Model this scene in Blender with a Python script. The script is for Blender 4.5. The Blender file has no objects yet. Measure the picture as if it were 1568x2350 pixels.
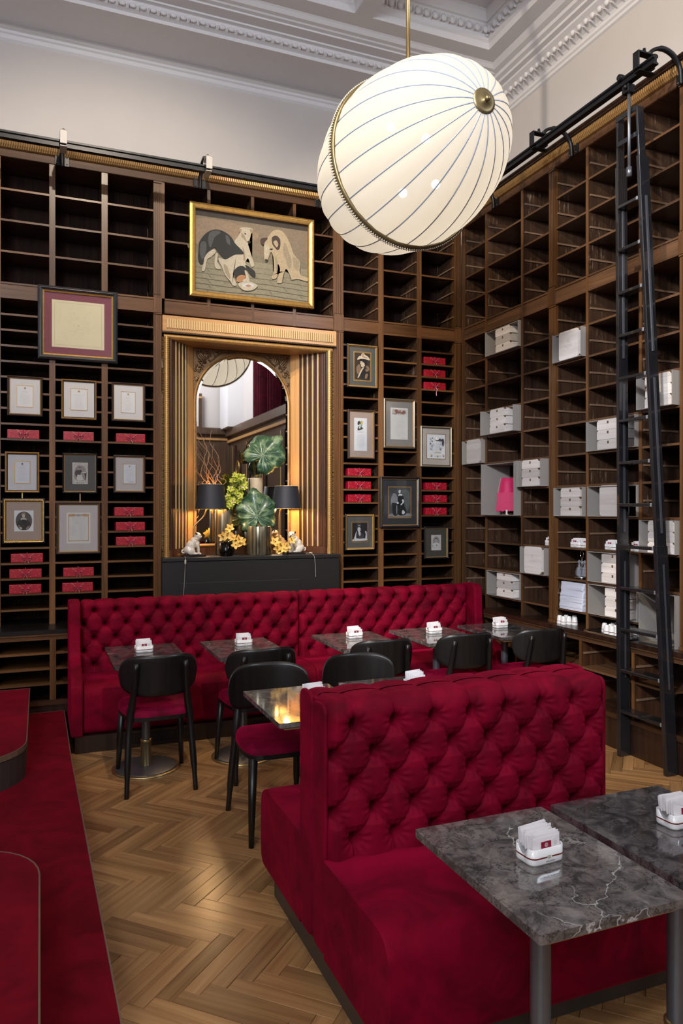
import bpy, bmesh, math, random
from mathutils import Vector, Matrix, noise
R = math.radians
C = bpy.context.scene.collection
sc = bpy.context.scene
random.seed(7)
# ---------------------------------------------------------------- camera, world, lights, exposure
F, CX, CY, EYE = 1708.0, 784.0, 1170.0, 1.70
YAW = math.atan2(784 - 92, F)
DX, DY = math.sin(YAW), math.cos(YAW)
cd = bpy.data.cameras.new('camera'); cam = bpy.data.objects.new('camera', cd); C.objects.link(cam)
cd.sensor_fit = 'VERTICAL'; cd.sensor_height = 36.0; cd.lens = F / 2350 * 36.0
cd.shift_y = (CY - 1175) / 2350.0; cd.clip_start = .02; cd.clip_end = 100
cam.location = (0, 0, EYE); cam.rotation_euler = (R(90), 0, -YAW)
sc.camera = cam
w = bpy.data.worlds.new('world'); sc.world = w; w.use_nodes = True
w.node_tree.nodes['Background'].inputs[0].default_value = (.75, .82, 1, 1)
w.node_tree.nodes['Background'].inputs[1].default_value = .3
sc.view_settings.view_transform = 'Standard'; sc.view_settings.look = 'None'
sc.view_settings.exposure = 0.30; sc.view_settings.gamma = 1.0; sc.view_settings.use_curve_mapping = False
sc.cycles.max_bounces = 7; sc.cycles.diffuse_bounces = 4; sc.cycles.glossy_bounces = 4
sc.cycles.transmission_bounces = 6; sc.cycles.transparent_max_bounces = 10
sc.cycles.sample_clamp_indirect = 6; sc.cycles.use_denoising = True; sc.cycles.caustics_reflective = False; sc.cycles.caustics_refractive = False

def light(name, kind, loc, power, col, size=1.0, size_y=None, target=None, **kw):
    l = bpy.data.lights.new(name, kind); l.energy = power; l.color = col
    if kind == 'AREA':
        l.size = size
        if size_y: l.shape = 'RECTANGLE'; l.size_y = size_y
    else: l.shadow_soft_size = size
    for k, v in kw.items(): setattr(l, k, v)
    o = bpy.data.objects.new(name, l); C.objects.link(o); o.location = loc
    if target: o.rotation_euler = (Vector(target) - Vector(loc)).to_track_quat('-Z', 'Y').to_euler()
    return o
# window daylight from the right wall, unseen area fills at near end and left, spotlights on the ceiling
light('window_and_fill_light', 'AREA', (4.2, 1.25, 4.5), 75, (.80, .88, 1), .9, 1.9, (1.2, 3.8, 1.2))
light('window_and_fill_light', 'AREA', (-3.6, -1.5, 3.4), 70, (.86, .91, 1), 2.6, 3.0, (3.9, 4.4, 2.4))  # soft fill added on the left, no window there
light('right_wall_fill_spot', 'SPOT', (-2.6, -.6, 4.7), 1500, (.90, .94, 1), .25, target=(3.9, 4.75, 2.3), spot_size=R(42), spot_blend=.7)  # unseen cool spot added to brighten the boxes on the right wall
light('window_and_fill_light', 'AREA', (-1.9, -3.9, 3.6), 60, (.86, .91, 1), 1.6, 3.0, (.8, 6.4, 2.4))  # unseen cool area lamp at the near end, aimed at the back wall
light('ceiling_fill_light', 'AREA', (-1.9, -1.6, 4.6), 135, (.84, .89, 1), 1.6, 1.6, (1.6, 3.0, 6.4))  # out-of-view area lamp added to lift the ceiling, not a cove fitting
light('ceiling_spot', 'SPOT', (-.1, 2.3, 5.75), 520, (1, .85, .66), .04, target=(3.9, 5.0, 3.1), spot_size=R(72), spot_blend=.4)
light('ceiling_spot', 'SPOT', (.5, 3.2, 5.75), 300, (1, .86, .68), .04, target=(.7, 6.4, 3.1), spot_size=R(85), spot_blend=.6)
light('ceiling_spot', 'SPOT', (1.9, 3.0, 5.75), 45, (1, .90, .76), .04, target=(1.75, 6.3, 3.6), spot_size=R(45), spot_blend=.6)
light('ceiling_spot', 'SPOT', (.2, 2.2, 5.7), 60, (1, .88, .7), .06, target=(1.0, 3.3, 0), spot_size=R(50), spot_blend=.7)

light('near_wall_fill', 'AREA', (2.1, -2.2, 5.3), 85, (.95, .96, 1), 1.0, 1.0, (3.6, -4.5, 4.3))  # unseen lamp added to light the near wall for the mirror

# ---------------------------------------------------------------- helpers
def ray(u, v=CY):
    k = (u - CX) / F
    return (DX + k * DY, DY - k * DX, (CY - v) / F)
def atY(u, v, Y):
    q = ray(u, v); t = Y / q[1]; return (q[0] * t, Y, EYE + q[2] * t)
def atX(u, v, X):
    q = ray(u, v); t = X / q[0]; return (X, q[1] * t, EYE + q[2] * t)

def tag(o, label=None, cat=None, group=None, kind=None):
    if label: o['label'] = label
    if cat: o['category'] = cat
    if group: o['group'] = group
    if kind: o['kind'] = kind
    return o
def empty(name, loc=(0, 0, 0), rz=0, label=None, cat=None, group=None, kind=None):
    o = bpy.data.objects.new(name, None); C.objects.link(o); o.location = loc; o.rotation_euler = (0, 0, rz)
    o.empty_display_size = .05
    return tag(o, label, cat, group, kind)
def wloc(p):
    v = Vector((0, 0, 0))
    while p: v += p.location; p = p.parent
    return v
class MB:
    """collects shapes; build() links them as one mesh object (w=True: coordinates are the room's, made local to the parent)"""
    def __init__(s): s.v = []; s.f = []; s.m = []; s.sm = []
    def add(s, vs, fs, mi=0, smooth=False, M=None):
        b = len(s.v)
        s.v += [tuple(M @ Vector(p)) for p in vs] if M is not None else [tuple(p) for p in vs]
        for f in fs: s.f.append(tuple(i + b for i in f)); s.m.append(mi); s.sm.append(smooth)
        return s
    def box(s, x0, x1, y0, y1, z0, z1, mi=0, M=None):
        return s.add([(x0,y0,z0),(x1,y0,z0),(x1,y1,z0),(x0,y1,z0),(x0,y0,z1),(x1,y0,z1),(x1,y1,z1),(x0,y1,z1)],
            [(0,3,2,1),(4,5,6,7),(0,1,5,4),(1,2,6,5),(2,3,7,6),(3,0,4,7)], mi, False, M)
    def prism(s, pts, h0, h1, axis='z', mi=0, M=None, smooth=False):
        n = len(pts); mk = {'z': lambda p, h: (p[0], p[1], h), 'y': lambda p, h: (p[0], h, p[1]), 'x': lambda p, h: (h, p[0], p[1])}[axis]
        vs = [mk(p, h0) for p in pts] + [mk(p, h1) for p in pts]
        s.add(vs, [tuple(range(n))[::-1], tuple(range(n, 2 * n))], mi, False, M)
        return s.add(vs, [(i, (i + 1) % n, n + (i + 1) % n, n + i) for i in range(n)], mi, smooth, M)
    def lathe(s, prof, n=24, c=(0, 0, 0), mi=0, M=None, smooth=True, caps=True):
        vs = []; fs = []
        for r, z in prof:
            for k in range(n): a = 2 * math.pi * k / n; vs.append((c[0] + r * math.cos(a), c[1] + r * math.sin(a), c[2] + z))
        for i in range(len(prof) - 1):
            for k in range(n): k2 = (k + 1) % n; fs.append((i*n+k, i*n+k2, (i+1)*n+k2, (i+1)*n+k))
        s.add(vs, fs, mi, smooth, M)
        if caps:
            if prof[0][0] > 1e-4: s.add(vs[:n], [tuple(range(n))[::-1]], mi, False, M)
            if prof[-1][0] > 1e-4: s.add(vs[-n:], [tuple(range(n))], mi, False, M)
        return s
    def tube(s, pts, r, n=8, mi=0, M=None, flat=1.0):
        pts = [Vector(p) for p in pts]; rs = r if isinstance(r, (list, tuple)) else [r] * len(pts)
        vs = []; fs = []; ref = None
        for i, p in enumerate(pts):
            t = (pts[min(i + 1, len(pts) - 1)] - pts[max(i - 1, 0)]).normalized()
            if ref is None: ref = t.orthogonal().normalized() if abs(t.z) > .9 else Vector((0, 0, 1))
            a = (ref - t * ref.dot(t)); a = a.normalized() if a.length > 1e-5 else t.orthogonal().normalized()
            b = t.cross(a); ref = a
            for k in range(n):
                an = 2 * math.pi * (k + .5) / n; vs.append(p + a * math.cos(an) * rs[i] + b * math.sin(an) * rs[i] * flat)
        for i in range(len(pts) - 1):
            for k in range(n): k2 = (k + 1) % n; fs.append((i*n+k, i*n+k2, (i+1)*n+k2, (i+1)*n+k))
        fs += [tuple(range(n))[::-1], tuple(range((len(pts)-1)*n, len(pts)*n))]
        return s.add(vs, fs, mi, n > 5, M)
    def ball(s, c, r, n=10, mi=0, M=None):
        rx, ry, rz = r if isinstance(r, (list, tuple)) else (r, r, r); vs = [(c[0], c[1], c[2] - rz)]; m = max(4, n // 2)
        for i in range(1, m):
            th = math.pi * i / m
            for k in range(n): a = 2*math.pi*k/n; vs.append((c[0]+rx*math.sin(th)*math.cos(a), c[1]+ry*math.sin(th)*math.sin(a), c[2]-rz*math.cos(th)))
        vs.append((c[0], c[1], c[2] + rz)); L = len(vs) - 1
        fs = [(0, 1 + (k + 1) % n, 1 + k) for k in range(n)] + [(L, L - n + k, L - n + (k + 1) % n) for k in range(n)]
        for i in range(m - 2):
            for k in range(n): k2 = (k + 1) % n; fs.append((1+i*n+k, 1+i*n+k2, 1+(i+1)*n+k2, 1+(i+1)*n+k))
        return s.add(vs, fs, mi, True, M)
    def mesh(s, name, mats, off=None):
        me = bpy.data.meshes.new(name); off = off or Vector((0, 0, 0))
        me.from_pydata([(p[0] - off.x, p[1] - off.y, p[2] - off.z) for p in s.v], [], s.f)
        for m in (mats if isinstance(mats, (list, tuple)) else [mats]): me.materials.append(m)
        me.polygons.foreach_set('material_index', s.m); me.polygons.foreach_set('use_smooth', s.sm); me.update()
        return me
    def build(s, name, mats, parent=None, w=False, bevel=0, label=None, cat=None, group=None, kind=None, fix=False):
        me = s.mesh(name, mats, wloc(parent) if (w and parent) else None)
        if fix:
            bm = bmesh.new(); bm.from_mesh(me); bmesh.ops.remove_doubles(bm, verts=bm.verts, dist=1e-5); bmesh.ops.recalc_face_normals(bm, faces=bm.faces); bm.to_mesh(me); bm.free()
        o = bpy.data.objects.new(name, me); C.objects.link(o); o.parent = parent
        if bevel:
            b = o.modifiers.new('bevel', 'BEVEL'); b.width = bevel; b.segments = 2; b.limit_method = 'ANGLE'; b.angle_limit = R(40)
        return tag(o, label, cat, group, kind)
_bc = {}
def boxo(name, x0, x1, y0, y1, z0, z1, mat, parent=None, label=None, cat=None, group=None, kind=None, bevel=0):
    """a box as an object of its own; equal boxes share one mesh"""
    d = (round(abs(x1 - x0), 4), round(abs(y1 - y0), 4), round(abs(z1 - z0), 4)); key = (d, mat.name)
    if key not in _bc: _bc[key] = MB().box(-d[0]/2, d[0]/2, -d[1]/2, d[1]/2, -d[2]/2, d[2]/2).mesh(name, mat)
    o = bpy.data.objects.new(name, _bc[key]); C.objects.link(o); o.parent = parent
    o.location = Vector(((x0 + x1) / 2, (y0 + y1) / 2, (z0 + z1) / 2)) - (wloc(parent) if parent else Vector((0, 0, 0)))
    if bevel:
        b = o.modifiers.new('bevel', 'BEVEL'); b.width = bevel; b.segments = 2
    return tag(o, label, cat, group, kind)
def copy_tree(o, parent=None, loc=None, rz=None, label=None, group=None):
    c = o.copy(); C.objects.link(c)
    if parent is not None: c.parent = parent
    if loc is not None: c.location = loc
    if rz is not None: c.rotation_euler = (0, 0, rz)
    if label: c['label'] = label
    if group: c['group'] = group
    for ch in list(o.children): copy_tree(ch, c)
    return c
def inst(name, me, parent, loc, rot=(0, 0, 0), scale=(1, 1, 1)):
    o = bpy.data.objects.new(name, me); C.objects.link(o); o.parent = parent; o.location = loc; o.rotation_euler = rot; o.scale = scale
    return o
def spline(pts, n=6, closed=False):
    P = [Vector(p) for p in pts]; out = []; L = len(P); rng = range(L) if closed else range(L - 1)
    for i in rng:
        if closed: a, b, c, d = P[i-1], P[i], P[(i+1) % L], P[(i+2) % L]
        else: a, b, c, d = P[max(i-1, 0)], P[i], P[i+1], P[min(i+2, L-1)]
        for k in range(n):
            t = k / n; out.append(.5 * ((2*b) + (c-a)*t + (2*a-5*b+4*c-d)*t*t + (3*b-a-3*c+d)*t*t*t))
    if not closed: out.append(P[-1])
    return out
def rrect(x0, x1, y0, y1, r, n=5):
    out = []
    for cx, cy, a0 in ((x1-r, y0+r, -90), (x1-r, y1-r, 0), (x0+r, y1-r, 90), (x0+r, y0+r, 180)):
        for k in range(n + 1): a = R(a0 + 90 * k / n); out.append((cx + r*math.cos(a), cy + r*math.sin(a)))
    return out

# ---------------------------------------------------------------- materials
_mc = {}
def _new(name):
    m = bpy.data.materials.new(name); m.use_nodes = True; nt = m.node_tree
    return m, nt, nt.nodes['Principled BSDF']
def N(nt, t, **kw):
    n = nt.nodes.new(t)
    for k, v in kw.items():
        if k in n.inputs: n.inputs[k].default_value = v
        else: setattr(n, k, v)
    return n
def plain(name, col, rough=.5, metal=0, spec=.5, coat=0, sheen=0, var=.12, nscale=14, bump=0, emit=0):
    if name in _mc: return _mc[name]
    m, nt, b = _new(name); L = nt.links.new
    tc = N(nt, 'ShaderNodeTexCoord'); no = N(nt, 'ShaderNodeTexNoise', Scale=nscale, Detail=4.0); L(tc.outputs['Object'], no.inputs['Vector'])
    cr = N(nt, 'ShaderNodeMix', data_type='RGBA'); cr.inputs[6].default_value = (*[c * (1 - var) for c in col], 1); cr.inputs[7].default_value = (*[min(1, c * (1 + var)) for c in col], 1)
    L(no.outputs['Fac'], cr.inputs[0]); L(cr.outputs[2], b.inputs['Base Color'])
    b.inputs['Roughness'].default_value = rough; b.inputs['Metallic'].default_value = metal; b.inputs['Specular IOR Level'].default_value = spec
    b.inputs['Coat Weight'].default_value = coat; b.inputs['Sheen Weight'].default_value = sheen
    if emit: b.inputs['Emission Color'].default_value = (*col, 1); b.inputs['Emission Strength'].default_value = emit
    if bump:
        bp = N(nt, 'ShaderNodeBump', Strength=bump, Distance=.002); L(no.outputs['Fac'], bp.inputs['Height']); L(bp.outputs[0], b.inputs['Normal'])
    _mc[name] = m; return m
def wood(name, c1, c2, axis='z', rough=.32, scale=1.0, coat=.25, scratch=0, spec=.5, island=False):
    if name in _mc: return _mc[name]
    m, nt, b = _new(name); L = nt.links.new
    tc = N(nt, 'ShaderNodeTexCoord'); oi = N(nt, 'ShaderNodeObjectInfo'); mp = N(nt, 'ShaderNodeMapping')
    st = {'x': (1.2, 28, 28), 'y': (28, 1.2, 28), 'z': (28, 28, 1.2)}[axis]; mp.inputs['Scale'].default_value = [a * scale for a in st]
    cb = N(nt, 'ShaderNodeCombineXYZ'); mu = N(nt, 'ShaderNodeMath', operation='MULTIPLY'); mu.inputs[1].default_value = 37.0
    rnd = oi.outputs['Random']
    if island:
        ge = N(nt, 'ShaderNodeNewGeometry'); ad = N(nt, 'ShaderNodeMath', operation='ADD'); fr = N(nt, 'ShaderNodeMath', operation='FRACT')
        L(rnd, ad.inputs[0]); L(ge.outputs['Random Per Island'], ad.inputs[1]); L(ad.outputs[0], fr.inputs[0]); rnd = fr.outputs[0]
    L(rnd, mu.inputs[0])
    for i in range(3): L(mu.outputs[0], cb.inputs[i])
    L(tc.outputs['Object'], mp.inputs['Vector']); L(cb.outputs[0], mp.inputs['Location'])
    n1 = N(nt, 'ShaderNodeTexNoise', Scale=1.0, Detail=6.0, Roughness=.6, Distortion=.6); L(mp.outputs[0], n1.inputs['Vector'])
    rp = N(nt, 'ShaderNodeValToRGB'); rp.color_ramp.elements[0].position = .3; rp.color_ramp.elements[1].position = .72
    rp.color_ramp.elements[0].color = (*c1, 1); rp.color_ramp.elements[1].color = (*c2, 1); L(n1.outputs['Fac'], rp.inputs[0])
    hv = N(nt, 'ShaderNodeHueSaturation'); mr = N(nt, 'ShaderNodeMapRange'); mr.inputs['To Min'].default_value = .72; mr.inputs['To Max'].default_value = 1.3
    L(rnd, mr.inputs[0]); L(mr.outputs[0], hv.inputs['Value']); L(rp.outputs[0], hv.inputs['Color']); out = hv.outputs[0]
    if scratch:
        m2 = N(nt, 'ShaderNodeMapping'); m2.inputs['Scale'].default_value = (45, 45, 7); L(tc.outputs['Object'], m2.inputs['Vector']); L(cb.outputs[0], m2.inputs['Location'])
        n2 = N(nt, 'ShaderNodeTexNoise', Scale=1.0, Detail=3.0, Roughness=.7); L(m2.outputs[0], n2.inputs['Vector'])
        r2 = N(nt, 'ShaderNodeValToRGB'); r2.color_ramp.elements[0].position = .58; r2.color_ramp.elements[1].position = .70; L(n2.outputs['Fac'], r2.inputs[0])
        n3 = N(nt, 'ShaderNodeTexNoise', Scale=5.0, Detail=1.0); L(tc.outputs['Object'], n3.inputs['Vector'])
        r3 = N(nt, 'ShaderNodeValToRGB'); r3.color_ramp.elements[0].position = .5; r3.color_ramp.elements[1].position = .62; L(n3.outputs['Fac'], r3.inputs[0])
        mm = N(nt, 'ShaderNodeMath', operation='MULTIPLY'); L(r2.outputs[0], mm.inputs[0]); L(r3.outputs[0], mm.inputs[1])
        ms = N(nt, 'ShaderNodeMath', operation='MULTIPLY'); L(mm.outputs[0], ms.inputs[0]); ms.inputs[1].default_value = scratch
        mx = N(nt, 'ShaderNodeMix', data_type='RGBA'); L(ms.outputs[0], mx.inputs[0]); L(out, mx.inputs[6]); mx.inputs[7].default_value = (.45, .34, .24, 1); out = mx.outputs[2]
    L(out, b.inputs['Base Color'])
    b.inputs['Roughness'].default_value = rough; b.inputs['Coat Weight'].default_value = coat; b.inputs['Coat Roughness'].default_value = .18; b.inputs['Specular IOR Level'].default_value = spec
    bp = N(nt, 'ShaderNodeBump', Strength=.15, Distance=.002); L(n1.outputs['Fac'], bp.inputs['Height']); L(bp.outputs[0], b.inputs['Normal'])
    _mc[name] = m; return m
def velvet(name, col, sheen=.9, rough=.75, dark=.45):
    if name in _mc: return _mc[name]
    m, nt, b = _new(name); L = nt.links.new
    tc = N(nt, 'ShaderNodeTexCoord'); no = N(nt, 'ShaderNodeTexNoise', Scale=5.0, Detail=5.0, Roughness=.6, Distortion=1.0); L(tc.outputs['Object'], no.inputs['Vector'])
    rp = N(nt, 'ShaderNodeValToRGB'); rp.color_ramp.elements[0].position = .36; rp.color_ramp.elements[1].position = .62
    rp.color_ramp.elements[0].color = (*[c * dark for c in col], 1); rp.color_ramp.elements[1].color = (*col, 1)
    L(no.outputs['Fac'], rp.inputs[0]); L(rp.outputs[0], b.inputs['Base Color'])
    b.inputs['Roughness'].default_value = rough; b.inputs['Specular IOR Level'].default_value = .1
    b.inputs['Sheen Weight'].default_value = sheen; b.inputs['Sheen Roughness'].default_value = .35; b.inputs['Sheen Tint'].default_value = (1, .01, .10, 1)
    n2 = N(nt, 'ShaderNodeTexNoise', Scale=60.0, Detail=3.0); L(tc.outputs['Object'], n2.inputs['Vector'])
    bp = N(nt, 'ShaderNodeBump', Strength=.15, Distance=.003); L(n2.outputs['Fac'], bp.inputs['Height']); L(bp.outputs[0], b.inputs['Normal'])
    _mc[name] = m; return m
def marble(name, base, dark, vein, vein_w=.012, rough=.06, seed=0.0, vs=1.6):
    if name in _mc: return _mc[name]
    m, nt, b = _new(name); L = nt.links.new
    tc = N(nt, 'ShaderNodeTexCoord'); oi = N(nt, 'ShaderNodeObjectInfo'); mp = N(nt, 'ShaderNodeMapping'); cb = N(nt, 'ShaderNodeCombineXYZ')
    mu = N(nt, 'ShaderNodeMath', operation='MULTIPLY_ADD'); mu.inputs[1].default_value = 23.0; mu.inputs[2].default_value = seed; L(oi.outputs['Random'], mu.inputs[0])
    for i in range(3): L(mu.outputs[0], cb.inputs[i])
    L(tc.outputs['Object'], mp.inputs['Vector']); L(cb.outputs[0], mp.inputs['Location'])
    n1 = N(nt, 'ShaderNodeTexNoise', Scale=13.0, Detail=9.0, Roughness=.74, Distortion=.9); L(mp.outputs[0], n1.inputs['Vector'])
    rp = N(nt, 'ShaderNodeValToRGB'); rp.color_ramp.elements[0].position = .41; rp.color_ramp.elements[1].position = .60
    rp.color_ramp.elements[0].color = (*dark, 1); rp.color_ramp.elements[1].color = (*base, 1); L(n1.outputs['Fac'], rp.inputs[0])
    def ridge(scale, width, dist, det):
        nn = N(nt, 'ShaderNodeTexNoise', Scale=scale, Detail=det, Roughness=.5, Distortion=dist); L(mp.outputs[0], nn.inputs['Vector'])
        s_ = N(nt, 'ShaderNodeMath', operation='SUBTRACT'); L(nn.outputs['Fac'], s_.inputs[0]); s_.inputs[1].default_value = .5
        a = N(nt, 'ShaderNodeMath', operation='ABSOLUTE'); L(s_.outputs[0], a.inputs[0])
        r = N(nt, 'ShaderNodeMapRange'); L(a.outputs[0], r.inputs[0]); r.inputs['From Max'].default_value = width; r.inputs['To Min'].default_value = 1; r.inputs['To Max'].default_value = 0
        return r.outputs[0]
    def crack(scale, width, warp):
        nw = N(nt, 'ShaderNodeTexNoise', Scale=scale * 1.3, Detail=5.0, Roughness=.6); L(mp.outputs[0], nw.inputs['Vector'])
        sv = N(nt, 'ShaderNodeVectorMath', operation='SCALE'); sv.inputs['Scale'].default_value = warp; L(nw.outputs['Color'], sv.inputs[0])
        av = N(nt, 'ShaderNodeVectorMath', operation='ADD'); L(mp.outputs[0], av.inputs[0]); L(sv.outputs[0], av.inputs[1])
        vo = N(nt, 'ShaderNodeTexVoronoi', feature='DISTANCE_TO_EDGE', Scale=scale); L(av.outputs[0], vo.inputs['Vector'])
        r = N(nt, 'ShaderNodeMapRange'); L(vo.outputs['Distance'], r.inputs[0]); r.inputs['From Max'].default_value = width; r.inputs['To Min'].default_value = 1; r.inputs['To Max'].default_value = 0
        return r.outputs[0]
    d = crack(8.0, .035, .30); v = crack(vs * 1.5, vein_w, .35)
    mk = N(nt, 'ShaderNodeTexNoise', Scale=2.3, Detail=2.0); L(mp.outputs[0], mk.inputs['Vector'])
    mk2 = N(nt, 'ShaderNodeMapRange'); L(mk.outputs['Fac'], mk2.inputs[0]); mk2.inputs['From Min'].default_value = .53; mk2.inputs['From Max'].default_value = .62
    vm = N(nt, 'ShaderNodeMath', operation='MULTIPLY'); L(v, vm.inputs[0]); L(mk2.outputs[0], vm.inputs[1])
    m1 = N(nt, 'ShaderNodeMix', data_type='RGBA'); dm = N(nt, 'ShaderNodeMath', operation='MULTIPLY'); L(d, dm.inputs[0]); dm.inputs[1].default_value = .85; L(dm.outputs[0], m1.inputs[0]); L(rp.outputs[0], m1.inputs[6]); m1.inputs[7].default_value = (*[c * .45 for c in dark], 1)
    m2 = N(nt, 'ShaderNodeMix', data_type='RGBA'); L(vm.outputs[0], m2.inputs[0]); L(m1.outputs[2], m2.inputs[6]); m2.inputs[7].default_value = (*vein, 1)
    L(m2.outputs[2], b.inputs['Base Color']); b.inputs['Roughness'].default_value = rough; b.inputs['Specular IOR Level'].default_value = .7
    _mc[name] = m; return m
def glass_pane(name='picture_glass', ior=1.35, tint=(1, 1, 1)):
    if name in _mc: return _mc[name]
    m, nt, b = _new(name); L = nt.links.new; nt.nodes.remove(b)
    tr = N(nt, 'ShaderNodeBsdfTransparent'); tr.inputs[0].default_value = (*tint, 1); gl = N(nt, 'ShaderNodeBsdfGlossy', Roughness=.02); fr = N(nt, 'ShaderNodeFresnel', IOR=ior)
    mx = N(nt, 'ShaderNodeMixShader'); L(fr.outputs[0], mx.inputs[0]); L(tr.outputs[0], mx.inputs[1]); L(gl.outputs[0], mx.inputs[2])
    L(mx.outputs[0], nt.nodes['Material Output'].inputs[0]); _mc[name] = m; return m

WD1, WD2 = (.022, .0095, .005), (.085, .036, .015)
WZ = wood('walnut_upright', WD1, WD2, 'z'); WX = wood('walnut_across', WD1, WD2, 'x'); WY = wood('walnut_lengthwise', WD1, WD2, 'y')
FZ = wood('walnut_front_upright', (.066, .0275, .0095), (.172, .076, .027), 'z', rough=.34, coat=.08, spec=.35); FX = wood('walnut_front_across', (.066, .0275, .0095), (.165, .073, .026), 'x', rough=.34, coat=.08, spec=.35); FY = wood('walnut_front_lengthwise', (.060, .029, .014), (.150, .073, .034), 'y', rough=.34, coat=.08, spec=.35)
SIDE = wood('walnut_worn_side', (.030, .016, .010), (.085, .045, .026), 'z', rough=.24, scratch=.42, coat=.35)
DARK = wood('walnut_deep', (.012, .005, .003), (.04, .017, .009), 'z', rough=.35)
GILT = plain('gilt_wood', (.48, .27, .09), .38, .55, var=.25, nscale=30); GILTD = plain('old_gilt', (.26, .145, .05), .42, .5, var=.3, nscale=60); GILT2 = plain('bright_gilt', (.62, .36, .10), .3, .75, var=.3, nscale=40, bump=.4)
HONEY = wood('honey_wood', (.42, .21, .07), (.62, .34, .13), 'z', rough=.35); HONEYX = wood('honey_wood_across', (.42, .21, .07), (.62, .34, .13), 'x', rough=.35)
IRON = plain('black_iron', (.018, .018, .02), .38, .6, var=.3); EBONY = wood('black_lacquer_wood', (.005, .0045, .004), (.012, .009, .008), 'z', rough=.36, coat=.08, spec=.4)
PLASTER = plain('cream_plaster', (.58, .54, .51), .85, var=.04, nscale=2.5); PLASTER2 = plain('white_plaster', (.74, .72, .72), .8, var=.03)
BRASS = plain('brushed_brass', (.52, .38, .18), .3, .9, var=.15); STEEL = plain('grey_steel', (.17, .18, .20), .35, .7, var=.08); SILVER = plain('polished_silver', (.75, .74, .72), .12, 1, var=.05)
RED = velvet('crimson_velvet', (.215, .0005, .018), sheen=.20, dark=.48); SEATRED = velvet('magenta_red_velvet', (.22, .001, .03), sheen=.5)
CARPET = velvet('red_carpet_pile', (.145, .002, .008), sheen=.25, rough=.95, dark=.6)
MARB = marble('grey_marble', (.19, .165, .15), (.060, .052, .050), (.50, .48, .46), .006)
MARBV = marble('veined_dark_marble', (.105, .092, .09), (.030, .027, .028), (.85, .82, .80), .018, seed=5.0, vs=1.5)
GRAN = plain('black_granite', (.014, .0135, .013), .42, var=.95, nscale=170)
WHITE = plain('white_porcelain', (.82, .81, .80), .12, spec=.6, coat=.5, var=.02); BOXW = wood('pale_wooden_box', (.60, .54, .50), (.76, .71, .67), 'y', rough=.5, coat=0)
GREY = plain('grey_lacquered_metal', (.30, .275, .25), .5, var=.05); PAPER = plain('ivory_paper', (.80, .76, .68), .8, var=.03); CARD = plain('white_card', (.84, .83, .82), .75, var=.02)
PANE = glass_pane(); INK = plain('grey_ink', (.22, .20, .18), .8); INKL = plain('pale_grey_ink', (.56, .53, .50), .8)
def flat(col): return plain('paint_%02x%02x%02x' % tuple(int(min(.999, c) * 255) for c in col), col, .75, var=.32, nscale=55)
# ================================================================ THE ROOM
YW, XW, XL, YN, ZC = 6.9, 4.38, -4.0, -4.5, 5.985
boxo('wall_back', XL - .1, XW + .1, YW, YW + .1, 0, 6.4, PLASTER, kind='structure')
boxo('wall_right', XW, XW + .1, YN - .1, YW, 0, 6.4, PLASTER, kind='structure')
boxo('wall_left', XL - .1, XL, YN - .1, YW, 0, 6.4, PLASTER, kind='structure')
boxo('wall_near', XL, XW, YN - .1, YN, 0, 6.4, PLASTER, kind='structure')
# ceiling: a flat field with sunk coffers
CB = [(-2.45, -1.27), (-1.106, .074), (.24, 1.356), (1.50, 2.52), (2.684, 3.878)]; CBY = [(4.73, 5.91), (3.39, 4.57), (2.05, 3.23), (.71, 1.89)]
CEILR = empty('ceiling', (0, 0, 0), kind='structure')
m = MB(); xs = [XL] + [a for c in CB for a in c] + [XW]; ys = sorted([YN, YW] + [a for c in CBY for a in c])
for i in range(len(xs) - 1):
    for j in range(len(ys) - 1):
        sunk = any(abs(c[0] - xs[i]) < 1e-6 for c in CB) and any(abs(c[0] - ys[j]) < 1e-6 for c in CBY)
        if not sunk: m.box(xs[i], xs[i+1], ys[j], ys[j+1], ZC, ZC + .1)
        else: m.box(xs[i] - .0, xs[i+1], ys[j], ys[j+1], ZC + .30, ZC + .4)
m.build('ceiling_field', PLASTER2, CEILR)
egg = MB().ball((0, 0, 0), (.026, .022, .036), 8); egg.box(.036, .041, -.012, .012, -.036, .036); EGG = egg.mesh('egg', PLASTER2)
for (a, b) in CB[1:]:
    for (c, d) in CBY[:2]:
        for nm, prof, h0, h1, ax in (('coffer_moulding', 'far', a, b, 'x'), ('coffer_moulding', 'right', c, d, 'y')):
            e = d if prof == 'far' else b   # the sides of the coffer that face the camera
            P = [(e + .02, ZC + .002), (e - .001, ZC + .002), (e - .001, ZC + .06), (e - .02, ZC + .075), (e - .02, ZC + .10), (e - .05, ZC + .20), (e - .07, ZC + .205), (e - .07, ZC + .23), (e - .10, ZC + .27), (e - .10, ZC + .31), (e + .02, ZC + .31)]
            MB().prism(P, h0, h1, ax).build('coffer_moulding', PLASTER2, CEILR)
        MB().prism([(c - .02, ZC + .002), (c + .001, ZC + .002), (c + .001, ZC + .31), (c - .02, ZC + .31)], a, b, 'x').prism([(a - .02, ZC + .002), (a + .001, ZC + .002), (a + .001, ZC + .31), (a - .02, ZC + .31)], c, d, 'y').build('coffer_side', PLASTER2, CEILR)
        for k in range(13):
            inst('egg', EGG, CEILR, (a + .07 + k * (b - a - .14) / 12, d - .045, ZC + .15), (R(-18), 0, 0), (1.2, 1.1, 1.2))
            inst('egg', EGG, CEILR, (b - .045, c + .07 + k * (d - c - .14) / 12, ZC + .15), (0, R(18), R(90)), (1.2, 1.1, 1.2))
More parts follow.
